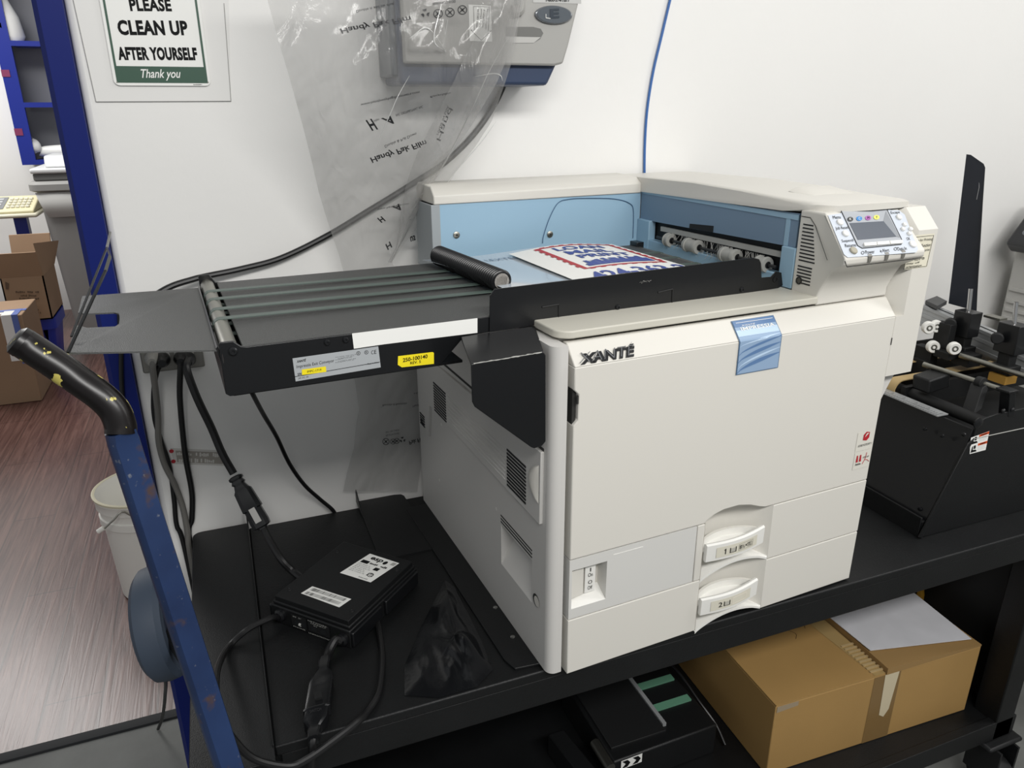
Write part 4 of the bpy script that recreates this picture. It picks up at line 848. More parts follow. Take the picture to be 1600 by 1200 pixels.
def ft(s, o, e, h, **k):              # o = start of the base line, e = its end, h = pixel vector towards the letter tops
    b = B(); b.text(s, lambda p, q, d: fpnt(o[0]+(e[0]-o[0])*p+h[0]*q, o[1]+(e[1]-o[1])*p+h[1]*q, .0012), FI, **k); fb.part('film_print', b, smooth=False)
ft('Handy Pak Film', (530, 42), (640, 22), (3, 11), bold=.02, shear=.1); ft('Handy Pak Film', (577, 244), (664, 216), (4, 11), bold=.02, shear=.1)
ft('Double it and tie shut', (556, 16), (615, 4), (1, 4)); ft('Double & Pull Down', (601, 227), (650, 207), (1, 4))
ft('www.handywaybagdispensers.com', (563, 161), (655, 141), (1, 5)); ft('INC. DISTRIBUTING, INC.', (618, 178), (661, 164), (1, 4))
ft('H', (571, 188), (586, 184), (5, 18), bold=.03, shear=.5); ft('A', (595, 185), (611, 181), (5, 12), bold=.03, shear=.5); ft('Han', (584, 187), (592, 185), (1, 4))
ft('Recyclable', (672, 149), (704, 143), (1, 4)); ft('Hand', (682, 218), (702, 168), (6, 3)); ft('MADE IN USA', (682, 210), (699, 165), (3, 1))
ft('www.handyway.com', (589, 325), (638, 316), (1, 4)); ft('A', (612, 323), (624, 318), (3, 10), bold=.03, shear=.5); ft('H', (589, 341), (600, 336), (3, 9), bold=.03, shear=.5); ft('H', (602, 382), (609, 377), (4, 9), bold=.03); ft('us', (640, 370), (648, 367), (2, 8), bold=.03)
ft('Reusable & Recyclable', (598, 631), (636, 628), (0, 4)); ft('Handy Pak', (645, 632), (664, 628), (0, 5)); ft('Pak Film', (639, 689), (664, 682), (1, 6), bold=.02); ft('Handy', (647, 613), (664, 611), (0, 3))
for (u, v, r) in ((664.5, 20.5, 7.5), (684.5, 21.5, 7.5), (703, 19.5, 7.5), (722.5, 15.5, 7.5), (603, 690, 5.5), (614, 690, 4.5), (620, 689, 4.5), (629, 687, 5)):
    b = B(); N = 16; vs = [fpnt(u+r*k*math.cos(2*PI*i/N), v+r*k*math.sin(2*PI*i/N), .0014) for k in (1, .82) for i in range(N)]
    if u in (664.5, 629):
        for k in range(3):
            a = 2*PI*k/3+.3; b.poly([fpnt(u+r*c_*math.cos(a+d_), v+r*c_*math.sin(a+d_), .0014) for c_, d_ in ((.95, -.5), (1.0, .5), (.45, .7), (.4, -.4))], FI)
    else:
        b.add(vs, [[i, (i+1) % N, N+(i+1) % N, N+i] for i in range(N)], FI); 
        for a in (.8, 2.4): b.poly([fpnt(u+r*(.75*math.cos(a)*s_-.09*math.sin(a)*t_), v+r*(.75*math.sin(a)*s_+.09*math.cos(a)*t_), .0014) for s_, t_ in ((-1, -1), (1, -1), (1, 1), (-1, 1))], FI)
        b.poly([fpnt(u+r*.28*math.cos(2*PI*i/10), v+r*.28*math.sin(2*PI*i/10), .0014) for i in range(10)], FI)
    fb.part('film_symbol', b, smooth=False)
bx = [(672, 4), (730, -3)]; ft('WARNING TO AVOID', (676, 4), (712, 0), (0, 4), bold=.02)
ft('PRECAUTION DO NOT', (603, 679), (624, 675), (0, 3)); ft('EAT OR CHEW', (603, 674), (624, 670), (0, 3))

# outlet with plugs
ox0, ox1 = WW(220, 560, y=WY).x, WW(322, 580, y=WY).x; oz = WW(222, 583, y=WY).z
ot = Thing('wall_outlet', 'grey double wall outlet plate under the conveyor flap', 'outlet', V((ox0+ox1)/2, WY, oz))
b = B().box(ox0, ox1, WY-.006, WY, oz, oz+.116, mat('outlet_plate', '8E8C86', .4, .4)); pt = ot.part('cover_plate', b, bevel=.003)
for x in (ox0+.034, ox1-.034):
    for z in (oz+.030, oz+.078): ot.part('socket', B().lathe(V(x, WY-.006, z), (0, -1, 0), [(.0175, 0), (.0175, .002), (0, .0022)], mat('socket_white', 'CFCEC8', .4), 24), None, pt)
GC = mat('grey_cord', '6C6A66', .5)
def plug(u, v, m): c = WW(u, v, y=WY-.02); return B().lathe(V(c.x, WY-.008, c.z), (0, -1, 0), [(.013, 0), (.014, .012), (.011, .024), (.0075, .034), (0, .034)], m, 16)
gp_ = Thing('grey_power_cord', 'grey power cord hanging from the left socket of the outlet', 'cord', WW(240, 570, y=.64))
gp_.part('plug', plug(238, 561, mat('grey_plug', '9B9993', .5)))
gp_.part('lead', B().tube([WW(238, 561, y=WY-.035), WW(239, 578, y=.628), WW(243, 610, y=.635), WW(247, 650, y=.65), WW(248, 690, y=.655), WW(257, 725, y=.655), WW(272, 755, y=.655), WW(285, 790, y=.655), WW(293, 830, y=.655), WW(297, 866, y=.655), V(-0.556, 0.655, .45), V(-0.556, 0.655, .06), V(-0.556, 0.615, .012), V(-0.556, 0.515, .006)], .0058, GC, 10, 6))
def blk(name, pl, path, r, label, pt_=(0, 0)):
    t = Thing(name, label, 'cord', WW(*pl, y=.64)); t.part('plug', plug(pl[0], pl[1], BLACKS)); t.part('lead', B().tube(path, r, RUBBER, 10, 6)); return t
blk('black_power_cord', (254, 563), [WW(254, 563, y=WY-.035), WW(244, 585, y=.64), WW(240, 620, y=.655), WW(242, 655, y=.661), WW(252, 690, y=.661), WW(265, 730, y=.661), WW(272, 780, y=.661), WW(276, 820, y=.661), WW(288, 855, y=.661), V(-0.562, 0.661, .45), V(-0.562, 0.661, .06), V(-0.562, 0.621, .012), V(-0.562, 0.521, .006)], .0048, 'thin black power cord crossing behind the grey cord below the outlet')
blk('straight_power_cord', (283, 561), [WW(283, 561, y=WY-.035), WW(282, 580, y=.63), WW(281, 620, y=.64), WW(286, 680, y=.655), WW(291, 720, y=.662), WW(300, 770, y=.662), WW(300, 810, y=.662), WW(297, 850, y=.662), V(-0.548, 0.662, .45), V(-0.548, 0.662, .06), V(-0.548, 0.622, .012), V(-0.548, 0.522, .006)], .0056, 'black power cord hanging straight down from the middle of the outlet')
tk = blk('thick_power_cord', (294, 562), [WW(294, 562, y=WY-.035), WW(292, 578, y=.615), WW(308, 622, y=.60), WW(330, 668, y=.59), WW(347, 708, y=.575), WW(365, 740, y=.56)], .0075, 'thick black power cord with an inline connector dropping onto the table')
ka, kb = WW(367, 744, y=.555), WW(412, 826, y=.50); dk = kb-ka; sd_ = V(dk.z, 0, -dk.x).normalized(); fw_ = dk.cross(sd_).normalized()
def k2(t, w, h): return [ka+dk*t+sd_*x+fw_*z for x, z in ((-w, -h*.6), (-w*.6, -h), (w*.6, -h), (w, -h*.6), (w, h*.6), (w*.6, h), (-w*.6, h), (-w, h*.6))]
b = B().loft([k2(*q) for q in ((0, .009, .008), (.02, .013, .010), (.06, .013, .010), (.08, .010, .009), (.13, .013, .010), (.16, .010, .009), (.24, .013, .010), (.28, .0165, .011), (.62, .019, .012), (.64, .016, .011), (.86, .0175, .011), (.95, .0165, .011), (.97, .009, .009), (1.0, .009, .009))], BLACKS)
tk.part('connector', b, ang=30); tk.part('clip', B().obox(ka+dk*.74+fw_*(-.010), sd_*.006, dk*.13, fw_*.003, DGREY), 'grey clip')
tk.part('lead', B().tube([kb-dk*.02, WW(423, 848, y=.47), WW(440, 875, y=.44), WW(458, 893, z=TT+.012), WW(474, 906, z=TT+.010)], .0075, RUBBER, 10, 6))
cable('thin_lead', [WW(388, 600, y=.40), WW(396, 618, y=.43), WW(412, 648, y=.50), WW(432, 682, y=.56), WW(452, 724, y=.60), WW(475, 757, y=.62), WW(500, 780, y=.64), WW(518, 795, y=.645), WW(526, 806, y=.648)], .0042, 'thin black lead dropping from under the conveyor to the back of the table', WW(475, 757, y=.62))
cable('casing_lead', [WW(186, 480, y=.650), WW(189, 540, y=.652), WW(190, 600, y=.652), WW(196, 660, y=.652), WW(210, 740, y=.652), WW(230, 850, y=.652), WW(247, 955, y=.652), WW(258, 1050, y=.655), WW(258, 1085, y=.80), WW(254, 1120, y=.93), WW(247, 1139, y=.985)], .0042, 'black lead running down the face of the blue door casing', WW(196, 660, y=.652))
b = B(); lt = [(266, 700), (353, 704), (355, 728), (272, 725)]; b.poly(wq(lt, WY-.0006), mat('wall_label', 'CDCBC6', .3))
for (u, v) in ((268, 705), (271, 721)): b.disc(WW(u, v, y=WY-.0012), (0, -1, 0), .0042, RED, 16)
GT = mat('wall_label_print', '9A958D', .5)
b.poly(wq([(274, 704), (350, 707), (348, 725), (277, 722)], WY-.0009), GT)
for (u0, v0, u1, v1, hh, n, sd) in ((276, 712, 347, 715, 7, 24, 3), (279, 722, 335, 724, 7, 18, 4)):
    strokes(b, lambda a, c: WW(u0+(u1-u0)*a, v0+(v1-v0)*a-hh*c, y=WY-.0014), mat('wall_label', 'CDCBC6', .3), n, sd)
solo('wall_label', b, 'faded strip label with two red dots on the wall below the outlet', 'label', WW(310, 725, y=WY), smooth=False)

# ------------------------------------------------------------------ envelope feeder on the right
FD = Thing('envelope_feeder', 'black belt feeder machine with white wheels on the table right of the printer', 'feeder machine', (1.15, .3, TT))
fpz = [(.846, TT+.001), (.866, TT+.05), (.935, .965), (.935, .985), (.952, 1.003), (.985, 1.008), (1.42, 1.008), (1.42, TT+.001)]
FD.part('side_plate', B().prism(fpz, 'y', .52, .524, BLACK)); b = B().prism(fpz, 'y', .093, .097, BLACK)
b.prism([(.846, TT+.001), (.836, TT+.004), (.918, .955), (.934, .965)], 'y', .090, .094, BLACK)
b.box(.936, 1.42, .0915, .0931, .962, .964, GREYR)
sf = FD.part('side_plate', b, bevel=.0008)
b = B().loft([[V(.852, y, TT+.03), V(.927, y, .962), V(.932, y, .982), V(.936, y, .982), V(.936, y, .962), V(.862, y, TT+.03)] for y in (.097, .52)], BLACKS)
b.box(.842, .95, .097, .52, TT, TT+.035, BLACK); b.loft([[V(.8405, y, TT+.0), V(.8405, y, TT+.045), V(.845, y, TT+.045), V(.845, y, TT)] for y in (.097, .52)], BLACK)
b.loft([[V(.8615, .30, .80), V(.899, .30, .905), V(.899, .345, .905), V(.8615, .345, .80)], [V(.857, .30, .80), V(.895, .30, .905), V(.895, .345, .905), V(.857, .345, .80)]], BLACKM)
FD.part('end_panel', b, bevel=.0008)
b = B().box(.915, .945, .165, .36, .985, .9875, ALU)
for k in range(30): b.box(.915, .928 if k % 5 else .936, .17+k*.0063, .1706+k*.0063, .9876, .988, INK)
FD.part('ruler', b, 'silver ruler strip', smooth=False)
b = B().cyl(V(.975, .097, .985), V(.975, .52, .985), .013, BLACKM, 18); FD.part('roller', b)
b = B().box(.945, 1.42, .0975, .5195, .90, .92, BLACKM); FD.part('inner_floor', b)
def hw(u, v, par, y=.0928, r=.006): FD.part('bolt', B().lathe(WW(u, v, y=y), (0, -1, 0), [(r, 0), (r, .002), (r*.5, .004), (0, .004)], BLACKS, 14), None, par)
hw(1528, 661, sf, r=.012); hw(1567, 642, sf, r=.005); hw(1581, 640, sf, r=.005)
for u, v in ((1507, 679), (1473, 681), (1446, 670), (1432, 805), (1438, 795)): FD.part('bolt', B().lathe(WW(u, v, x=.905 if v < 700 else .86), (-1, 0, 0), [(.004, 0), (.004, .003), (0, .004)], BLACKS, 12), None, sf)
b = B(); wl = [(1517, 684), (1546, 673.5), (1540, 703), (1515, 709.5)]; WLQ = lambda a, c, d=0: (WW(*wl[3], y=.0922-d)*(1-a)+WW(*wl[2], y=.0922-d)*a)*(1-c)+(WW(*wl[0], y=.0922-d)*(1-a)+WW(*wl[1], y=.0922-d)*a)*c
def wp(a0, a1, c0, c1, m, d=.0004): b.poly([WLQ(a0, c0, d), WLQ(a1, c0, d), WLQ(a1, c1, d), WLQ(a0, c1, d)], m)
wp(0, 1, 0, 1, PAPER, 0)
for c in (0, .5):
    wp(.46, 1, c+.36, c+.49, ORANGE); b.text('WARNING', lambda p, q, d, c=c: WLQ(.56+.36*p, c+.385+.08*q, .0008), INK, bold=.02)
    b.poly([WLQ(a, c+z, .0006) for a, z in ((.06, .10), (.14, .42), (.18, .42), (.17, .2), (.36, .18), (.40, .10))], INK); wp(.22, .34, c+.24, c+.44, INK); wp(.04, .42, c+.06, c+.10, INK)
    for k in range(4): b.text('keep hands clear', lambda p, q, d, c=c, k=k: WLQ(.48+(.46-.06*(k % 2))*p, c+.29-.065*k+.035*q, .0006), GREYR)
FD.part('warning_label', b, 'white and orange warning label', sf, smooth=False)
# shafts and bracket
b = B().cyl(V(WW(1443, 569, z=1.05).x, WW(1443, 569, z=1.05).y, 1.05), WW(1582, 614, y=.104), .0055, STEEL2, 14); FD.part('shaft', b, 'steel shaft')
b = B().cyl(WW(1500, 555, x=1.12), WW(1640, 600, x=1.16), .006, STEEL2, 14); FD.part('shaft', b, 'steel shaft')
bk = [WW(u, v, y=.098) for u, v in ((1571, 650), (1574, 612), (1583, 612), (1581, 650))]
b = B().loft([[p+V(0, -.006, 0) for p in bk], [p+V(0, .016, 0) for p in bk]], BLACKS); b.box(bk[1].x-.008, bk[2].x+.002, .088, .118, bk[1].z-.001, bk[1].z+.004, BLACKS); FD.part('shaft_bracket', b, bevel=.001)
b = B().cyl(WW(1527, 596, x=1.02), WW(1537, 599, x=1.02), .012, BLACKM, 16); p0, p1 = WW(1532, 598, x=1.02), WW(1518, 640, x=.99)
b.obox((p0+p1)/2, (p1-p0)*.5, V(0, .014, 0), V(.010, 0, .005), BLACKM); FD.part('guide_arm', b, bevel=.001)
# transport belts (closed loops running along x)
def floop(y, w, x0, x1, z, r, m, name='transport_belt'):
    lp = [(x0-r*math.sin(a*PI/10), z-r+r*math.cos(a*PI/10)) for a in range(11)] + [(x1+r*math.sin(a*PI/10), z-r-r*math.cos(a*PI/10)) for a in range(11)]
    b = B(); n = len(lp)
    b.loft([[V(x, y-w, q), V(x, y+w, q), V(x+(.002 if x > (x0+x1)/2 else -.002)*-1, y+w, q-.002 if q > z-r else q+.002), V(x+(.002 if x > (x0+x1)/2 else -.002)*-1, y-w, q-.002 if q > z-r else q+.002)] for x, q in lp+lp[:1]], m, cap=False); FD.part(name, b, 'tan transport belt')
TAN = mat('tan_belt', 'B39A6C', .6)
floop(.315, .013, .965, 1.40, 1.012, .022, TAN); floop(.395, .006, .965, 1.40, 1.012, .022, TAN); floop(.455, .013, .965, 1.40, 1.012, .022, TAN)
b = B()
for y in (.29, .34, .42): b.box(.955, 1.40, y-.006, y+.006, .955, 1.002, BLACKM)
FD.part('belt_rail', b)
b = B().obox(WW(1455, 595, x=.985), V(.03, 0, .004), V(0, .022, 0), V(-.003, 0, .016), BLACK); FD.part('belt_guard', b, bevel=.004)
# cross rail of extruded aluminium with two clamp blocks
ra, rb = WW(1442, 476, x=1.2), WW(1625, 553, x=1.2); rd = (rb-ra).normalized(); rn = V(-1, 0, 0); rup = rd.cross(rn).normalized(); rup = rup if rup.z > 0 else -rup
b = B()
for (o0, o1, zz0, zz1, m_) in ((0, .03, -.052, 0, ALU), (-.003, 0, -.008, 0, ALU), (-.003, 0, -.028, -.020, ALU), (-.003, 0, -.052, -.044, ALU), (-.0015, 0, -.030, -.026, ALU), (.012, .016, 0, .001, BLACKM)):
    rg = lambda c: [c-rn*o0+rup*zz0, c-rn*o1+rup*zz0, c-rn*o1+rup*zz1, c-rn*o0+rup*zz1]
    b.loft([rg(ra), rg(rb)], m_)
rail = FD.part('cross_rail', b, 'grooved aluminium rail', bevel=.0006)
def clamp(u, v, s, knob, rod):
    c = WW(u, v, x=1.165); b = B().obox(c, V(.018, 0, 0), V(0, .022*s, 0), V(0, 0, .029*s), BLACKS); b.obox(c+V(0, 0, -.042*s), V(.012, 0, 0), V(0, .014, 0), V(0, 0, .016), BLACKM); b.obox(c+V(0, -.002, -.062*s), V(.018, 0, 0), V(0, .022, 0), V(0, 0, .010), BLACKM)
    cb = FD.part('clamp_block', b, bevel=.0015); t = WW(*rod, x=1.165)
    FD.part('post', B().cyl(c+V(0, 0, .02), t, .0045, CHROME, 14), 'chrome post', cb)
    k = WW(*knob, x=1.135); FD.part('knob', B().lathe(k, (V(-.75, -.65, 0)), [(.004, -.02), (.005, -.004), (.0125, -.003), (.0125, .007), (.010, .009), (0, .009)], BLACKM, 20), None, cb)
    FD.part('rubber_foot', B().obox(c+V(-.006, -.004, -.080*s), V(.018, 0, .0), V(0, .020, 0), V(0, 0, .009), mat('amber_rubber', 'A8803A', .5)), 'amber rubber foot', cb)
clamp(1510, 505, 1.0, (1485, 505), (1517, 451)); clamp(1581, 528, 1.12, (1558, 528), (1588, 472))
for (u, v, d) in ((1451, 512, 0), (1458, 542, 0), (1491, 544.5, 0), (1463, 510, .02)):
    c = WW(u, v, x=1.10+d); ax = (CAM_W-c); ax.z = 0; ax = (ax.normalized()+V(.38, -.2, 0)).normalized()
    b = B().lathe(c, ax, [(.0035, -.009), (.0118, -.008), (.0145, -.006), (.0145, .003), (.0125, .006), (.0072, .0055), (.0072, .003), (.0035, .003), (.003, .006), (0, .006)], WHITEP, 24); w_ = FD.part('press_wheel', b, 'white press wheel')
    FD.part('bearing', B().ring(c+ax*.0034, ax, [(.003, 0), (.0070, 0), (.0070, .0012), (.003, .0012)], STEEL2, 20), None, w_)
b = B().obox(WW(1475, 525, x=1.13), V(.010, 0, 0), V(0, .020, 0), V(0, 0, .032), BLACKM); b.obox(WW(1446, 555, x=1.12), V(.012, 0, 0), V(0, .024, 0), V(0, 0, .022), BLACKM); b.obox(WW(1440, 580, x=1.11), V(.01, 0, 0), V(0, .02, 0), V(0, 0, .03), BLACKM); b.obox(WW(1480, 553, x=1.12), V(.02, 0, 0), V(0, .02, 0), V(0, 0, .008), BLACKM); b.obox(WW(1510, 560, x=1.15), V(.02, 0, 0), V(0, .022, 0), V(0, 0, .014), BLACKM)
FD.part('wheel_bracket', b, bevel=.001)
b = B().cyl(WW(1518, 543, x=1.25), WW(1600, 566, x=1.25), .018, ALU, 18); FD.part('feed_drum', b, 'grey feed drum')
# hopper plate and small slab on the rail
pl = [WW(1482, 474, y=.455), WW(1526, 486, y=.405), WW(1530, 400, y=.418), WW(1539.5, 262, y=.448), WW(1537, 256, y=.452), WW(1517, 242, y=.49), WW(1510, 241, y=.5)]
n_ = (pl[1]-pl[0]).cross(pl[5]-pl[0]).normalized()
HP = mat('blue_black_sheet', '1E222B', .35); b = B().loft([pl, [p+n_*.003 for p in pl]], HP); b.tube([pl[5].lerp(pl[4], .0)-n_*.0008, WW(1530, 282, y=.455)-n_*.002, WW(1526, 312, y=.45)-n_*.002], .0008, ALU, 4, 3)
FD.part('hopper_plate', b, 'tall blue black hopper plate', bevel=.0008)
sq = [WW(1446, 469, z=1.13), WW(1465, 478, z=1.13), WW(1480, 470, z=1.13), WW(1464, 462, z=1.13)]; b = B().loft([[p-V(0, 0, .010) for p in sq], sq], mat('slab_grey', '3C3D3E', .5)); FD.part('rail_end_plate', b, bevel=.001)
b = B().obox(WW(1555, 496, x=1.215), V(.012, 0, 0), V(0, .02, 0), V(0, 0, .0025), STEEL2); FD.part('rail_clip', b)

# floor standing copier at the far right
cp_ = Thing('copier', 'pale grey office copier with a black control panel at the right edge behind the feeder', 'copier', (1.75, .45, 0))
CS = mat('copier_shell', 'B9B8B4', .5)
cp_.o.location = cp_.base = V(2.0, .3, 0)
b = B().box(1.69, 2.3, -.05, .622, 0, 1.205, CS); cb = cp_.part('cabinet', b, bevel=.008)
for z in (1.0, 1.025, 1.05, 1.085): cp_.part('ridge', B().box(1.683, 1.692, -.04, .61, z, z+.012, CS), None, cb, bevel=.002)
b = B().prism([(1.655, 1.200), (1.630, 1.222), (1.634, 1.234), (1.72, 1.345), (1.80, 1.345), (1.80, 1.200)], 'y', .05, .612, mat('copier_panel', '232427', .35)); pn2 = cp_.part('control_panel', b, 'black control panel', bevel=.006)
pd_ = V(.086, 0, .111).normalized()
for k, (y, t, L) in enumerate(((.575, .03, .010), (.55, .03, .006), (.575, .07, .008), (.535, .06, .010), (.55, .10, .012), (.51, .04, .010))):
    c = V(1.634, y, 1.234)+pd_*t; b = B().lathe(c, V(-.111, 0, .086), [(L, 0), (L, .002), (L*.8, .003), (0, .003)], mat('copier_button', '6F7377', .4), 14); cp_.part('button', b, None, pn2)

# ------------------------------------------------------------------ under the table
SH = .21
bx = Thing('cardboard_box', 'large brown cardboard box with raised flap on the lower shelf of the table', 'box', (.84, .3, SH))
A0 = math.radians(-2.3); bu = V(math.cos(A0), math.sin(A0), 0); bv = V(-math.sin(A0), math.cos(A0), 0); bo = V(.548, .113, SH); bw_, bd_, bh_ = .573, .40, .19
bp_ = lambda a, c, z: bo+bu*(bw_*a)+bv*(bd_*c)+V(0, 0, z)
b = B(); ring = lambda z, e=0: [bp_(e, e, z), bp_(1-e, e, z), bp_(1-e, 1-e, z), bp_(e, 1-e, z)]
b.loft([ring(.001), ring(bh_)], CARD); cart = bx.part('carton', b, bevel=.002)
b = B().loft([[bp_(0, 0, bh_+.0005), bp_(.505, 0, bh_+.0005), bp_(.505, 1, bh_+.0005), bp_(0, 1, bh_+.0005)], [bp_(0, 0, bh_+.004), bp_(.505, 0, bh_+.005), bp_(.505, 1, bh_+.005), bp_(0, 1, bh_+.004)]], CARD); f1 = bx.part('flap', b, 'left top flap')
b = B().loft([[bp_(.51, -.005, bh_+.0005), bp_(1.0, 0, bh_+.0005), bp_(1.0, 1, bh_+.0005), bp_(.51, 1, bh_+.0005)], [bp_(.51, -.005, bh_+.018), bp_(1.0, 0, bh_+.005), bp_(1.0, 1, bh_+.005), bp_(.51, 1, bh_+.022)]], mat('cardboard_flap', '97784A', .7)); bx.part('flap', b, 'raised right top flap')
b = B()
for k in range(9): b.obox(bp_(.485, .03+.028*k, bh_+.006), bu*.020, bv*.0022, V(0, 0, .0015), mat('torn_liner', 'B39B70', .8))
bx.part('torn_edge', b, 'torn ribbed edge', f1, smooth=False)
TP = mat('tape', '82673F', .25); b = B(); fx = lambda a, z, d=.0006: bo+bu*(bw_*a)-bv*d+V(0, 0, z)
b.poly([fx(.455, .002), fx(.585, .002), fx(.585, bh_), fx(.455, bh_)], TP); b.poly([bp_(.455, 0, bh_+.0056), bp_(.505, 0, bh_+.0056), bp_(.505, .9, bh_+.0056), bp_(.40, .9, bh_+.0056)], mat('tape_clear', 'A98F60', .2)); bx.part('packing_tape', b, 'brown packing tape', cart, smooth=False)
b = B().poly([fx(.505, bh_+.001, .0012), fx(.575, bh_+.001, .0012), fx(.56, .085, .0012), fx(.54, .066, .0012), fx(.515, .075, .0012)], mat('tape_tab', 'CFC2A4', .3)); bx.part('tape_tab', b, 'pale loose tape end', cart, smooth=False)
b = B(); b.poly([fx(0.005, bh_-.016, .001), fx(.10, bh_-.012, .001), fx(.10, bh_, .001), fx(.005, bh_, .001)], mat('scuff', '9C8C74', .8)); bx.part('scuff', b, 'worn corner', cart, smooth=False)
b = B(); PEN = mat('pencil_mark', '6B5330', .7)
for pts in ([(.26, .60), (.275, .52), (.30, .56)], [(.30, .50), (.33, .44), (.31, .40)], [(.35, .62), (.37, .52)], [(.38, .60), (.40, .50), (.39, .46)]): b.tube([bp_(a, c, bh_+.0052) for a, c in pts], .0007, PEN, 4, 3)
bx.part('scribble', b, 'faint pencil scribble', f1, smooth=False)
zz = SH+bh_+.024; pq = [WW(1360, 1016, z=zz), WW(1518, 998, z=zz-.012), WW(1418, 918, z=zz-.008), WW(1285, 955, z=zz)]
b = B().loft([[p-V(0, 0, .0015) for p in pq], pq], mat('greyish_paper', 'D2D2D6', .6, tint=.06, tscale=14)); pq2 = [p+V(-.003, -.001, -.003) for p in pq]; b.loft([[p-V(0, 0, .0012) for p in pq2], [p+(pq[1]-pq[0])*.03*k for k, p in enumerate(pq2)]], PAPER) if False else None  # slightly grey, faintly mottled paper
solo('blank_paper', b, 'blank white paper sheets lying on the cardboard box flap', 'paper', V(1.0, .3, zz-.01), smooth=False)
AW = mat('amber_wrap', '9A7326', .3, .3, bump=.4, bscale=30); ab, at_ = [V(1.137, .27, SH), V(1.190, .30, SH)], WW(1440, 898, y=.27).z
def pk(a, c, s_): x = ab[0].x+(ab[1].x-ab[0].x)*a; w = .030*math.sin(PI*a)**.6*(1-.75*c); return V(x, .285+.03*a+s_*w+.010*noise.noise(V(a*4, c*5, 2)), SH+.001+(at_-SH)*c)
b = B().grid(lambda a, c: pk(a, c, -1), 14, 18, AW); b.grid(lambda a, c: pk(a, c, 1), 14, 18, AW); b.grid(lambda a, c: V(pk(a, 0, 0).x, pk(a, 0, -1).y*(1-c)+pk(a, 0, 1).y*c, SH+.001), 14, 1, AW)
solo('amber_packet', b, 'amber yellow packet standing on the lower shelf behind the white paper', 'packet', (1.15, .29, SH))
dv = Thing('spare_conveyor', 'black belt unit with two green belts on the lower shelf left of the cardboard box', 'conveyor', (.33, .3, SH))
b = B().prism([(.215, .200), (.480, .206), (.472, .46), (.215, .46)], 'z', SH, .292, BLACK); dh = dv.part('housing', b, bevel=.004)
b = B().prism([(.225, .23), (.361, .23), (.361, .45), (.225, .45)], 'z', .292, .298, BLACKM); dv.part('deck_plate', b, bevel=.001)
dv.part('edge_strip', B().box(.362, .371, .245, .42, .292, .301, mat('strip_grey', '8D8F90', .4)), 'grey edge strip')
for y in (.368, .297): dv.part('belt', B().box(.371, .466, y-.009, y+.009, .292, .2965, BELTG), 'green belt')
dv.part('roller', B().cyl(V(.206, .197, .282), V(.206, .27, .282), .011, STEEL2, 18), 'steel roller')
b = B(); lf = V(.232, .1985, .266); lu, lw_ = V(.052, .0019, 0), V(0, 0, .024); b.poly([lf, lf+lu, lf+lu+lw_, lf+lw_], PAPER)
for k in (0, .5):
    b.poly([lf+lu*(a+k)+lw_*c-V(0, .0006, 0) for a, c in ((.04, .1), (.30, .1), (.44, .5), (.30, .9), (.04, .9), (.22, .5))], INK)
dv.part('warning_label', b, 'black and white arrow label', dh, smooth=False)
dv.part('lead', B().tube([V(.47, .44, .298), V(.485, .38, .30), V(.497, .30, .27), V(.512, .25, .24), V(.512, .21, .216)], .0035, RUBBER, 8, 5))
solo('steel_bar', B().loft([[V(.125, .34, SH+.001), V(.165, .34, SH+.001), V(.165, .34, SH+.06), V(.125, .34, SH+.06)], [V(.16, .10, SH+.001), V(.20, .10, SH+.001), V(.20, .10, SH+.06), V(.16, .10, SH+.06)]], BLACK), 'black bar lying on the lower shelf left of the spare belt unit', 'bar', (.165, .22, SH), bevel=.003)
# crumpled black bag on the table
hp_ = [(695, 905), (655, 985), (632, 1040), (632, 1086), (690, 1100), (735, 1108), (750, 1085), (770, 1046), (752, 1000), (728, 950), (712, 918)]
hc = WW(712, 1010, z=TT); edge = [WW(u, v, z=TT+.002) for u, v in hp_]
for p in edge: p.y = max(p.y, .0285)
def bagpt(a, c):
    k = a*len(edge); i = int(k) % len(edge); e_ = edge[i].lerp(edge[(i+1) % len(edge)], k-int(k)); p = hc.lerp(e_, c)
    h = .004+.020*max(0, 1-c**2)*(.5+1.1*noise.noise(V(p.x*22, p.y*9, .5)))+.016*(1-c*.6)*abs(noise.noise(V(p.x*45, p.y*14, 3)))
    p.z = TT+.0012+max(0, h*(1-c**4)); return p
b = B().grid(bagpt, 66, 14, mat('black_bag', '131416', .22, bump=.3, bscale=60)); solo('black_bag', b, 'crumpled black plastic bag lying on the table left of the printer', 'bag', V(hc.x, hc.y, TT), ang=80)

# ------------------------------------------------------------------ hand truck in the left foreground
HB = spotted('truck_blue', '22375F', [('18294C', 9, .45, .75, 1.2), ('4C3A30', 34, .60, .72, 3.1), ('7F8287', 120, .66, .80, 9.4)], .36)
GB = spotted('grip_black', '0D0808', [('C9BC62', 46, .625, .635, 5.5)], .3)
ht = Thing('hand_truck', 'worn blue hand truck with black grip standing left of the table', 'hand truck', V(-.44, -.11, 0))
t0, t1 = WD(193, 690, .835), WD(355, 1190, .945); dn = (t1-t0).normalized(); low = t0+dn*((.03-t0.z)/dn.z)
sx = V(.86, .5, 0); sx = (sx-dn*sx.dot(dn)).normalized(); sy = dn.cross(sx)
def barring(p, w=.0160, d=.011): return [p+sx*x+sy*y_ for x, y_ in ((-w, -d*.4), (-w*.8, -d), (w*.8, -d), (w, -d*.4), (w, d*.4), (w*.8, d), (-w*.8, d), (-w, d*.4))]
b = B().loft([barring(t0-dn*.012, .0145, .014)]+[barring(t0.lerp(low, k/16)) for k in range(17)], HB); bar = ht.part('rail', b, 'worn blue steel rail')
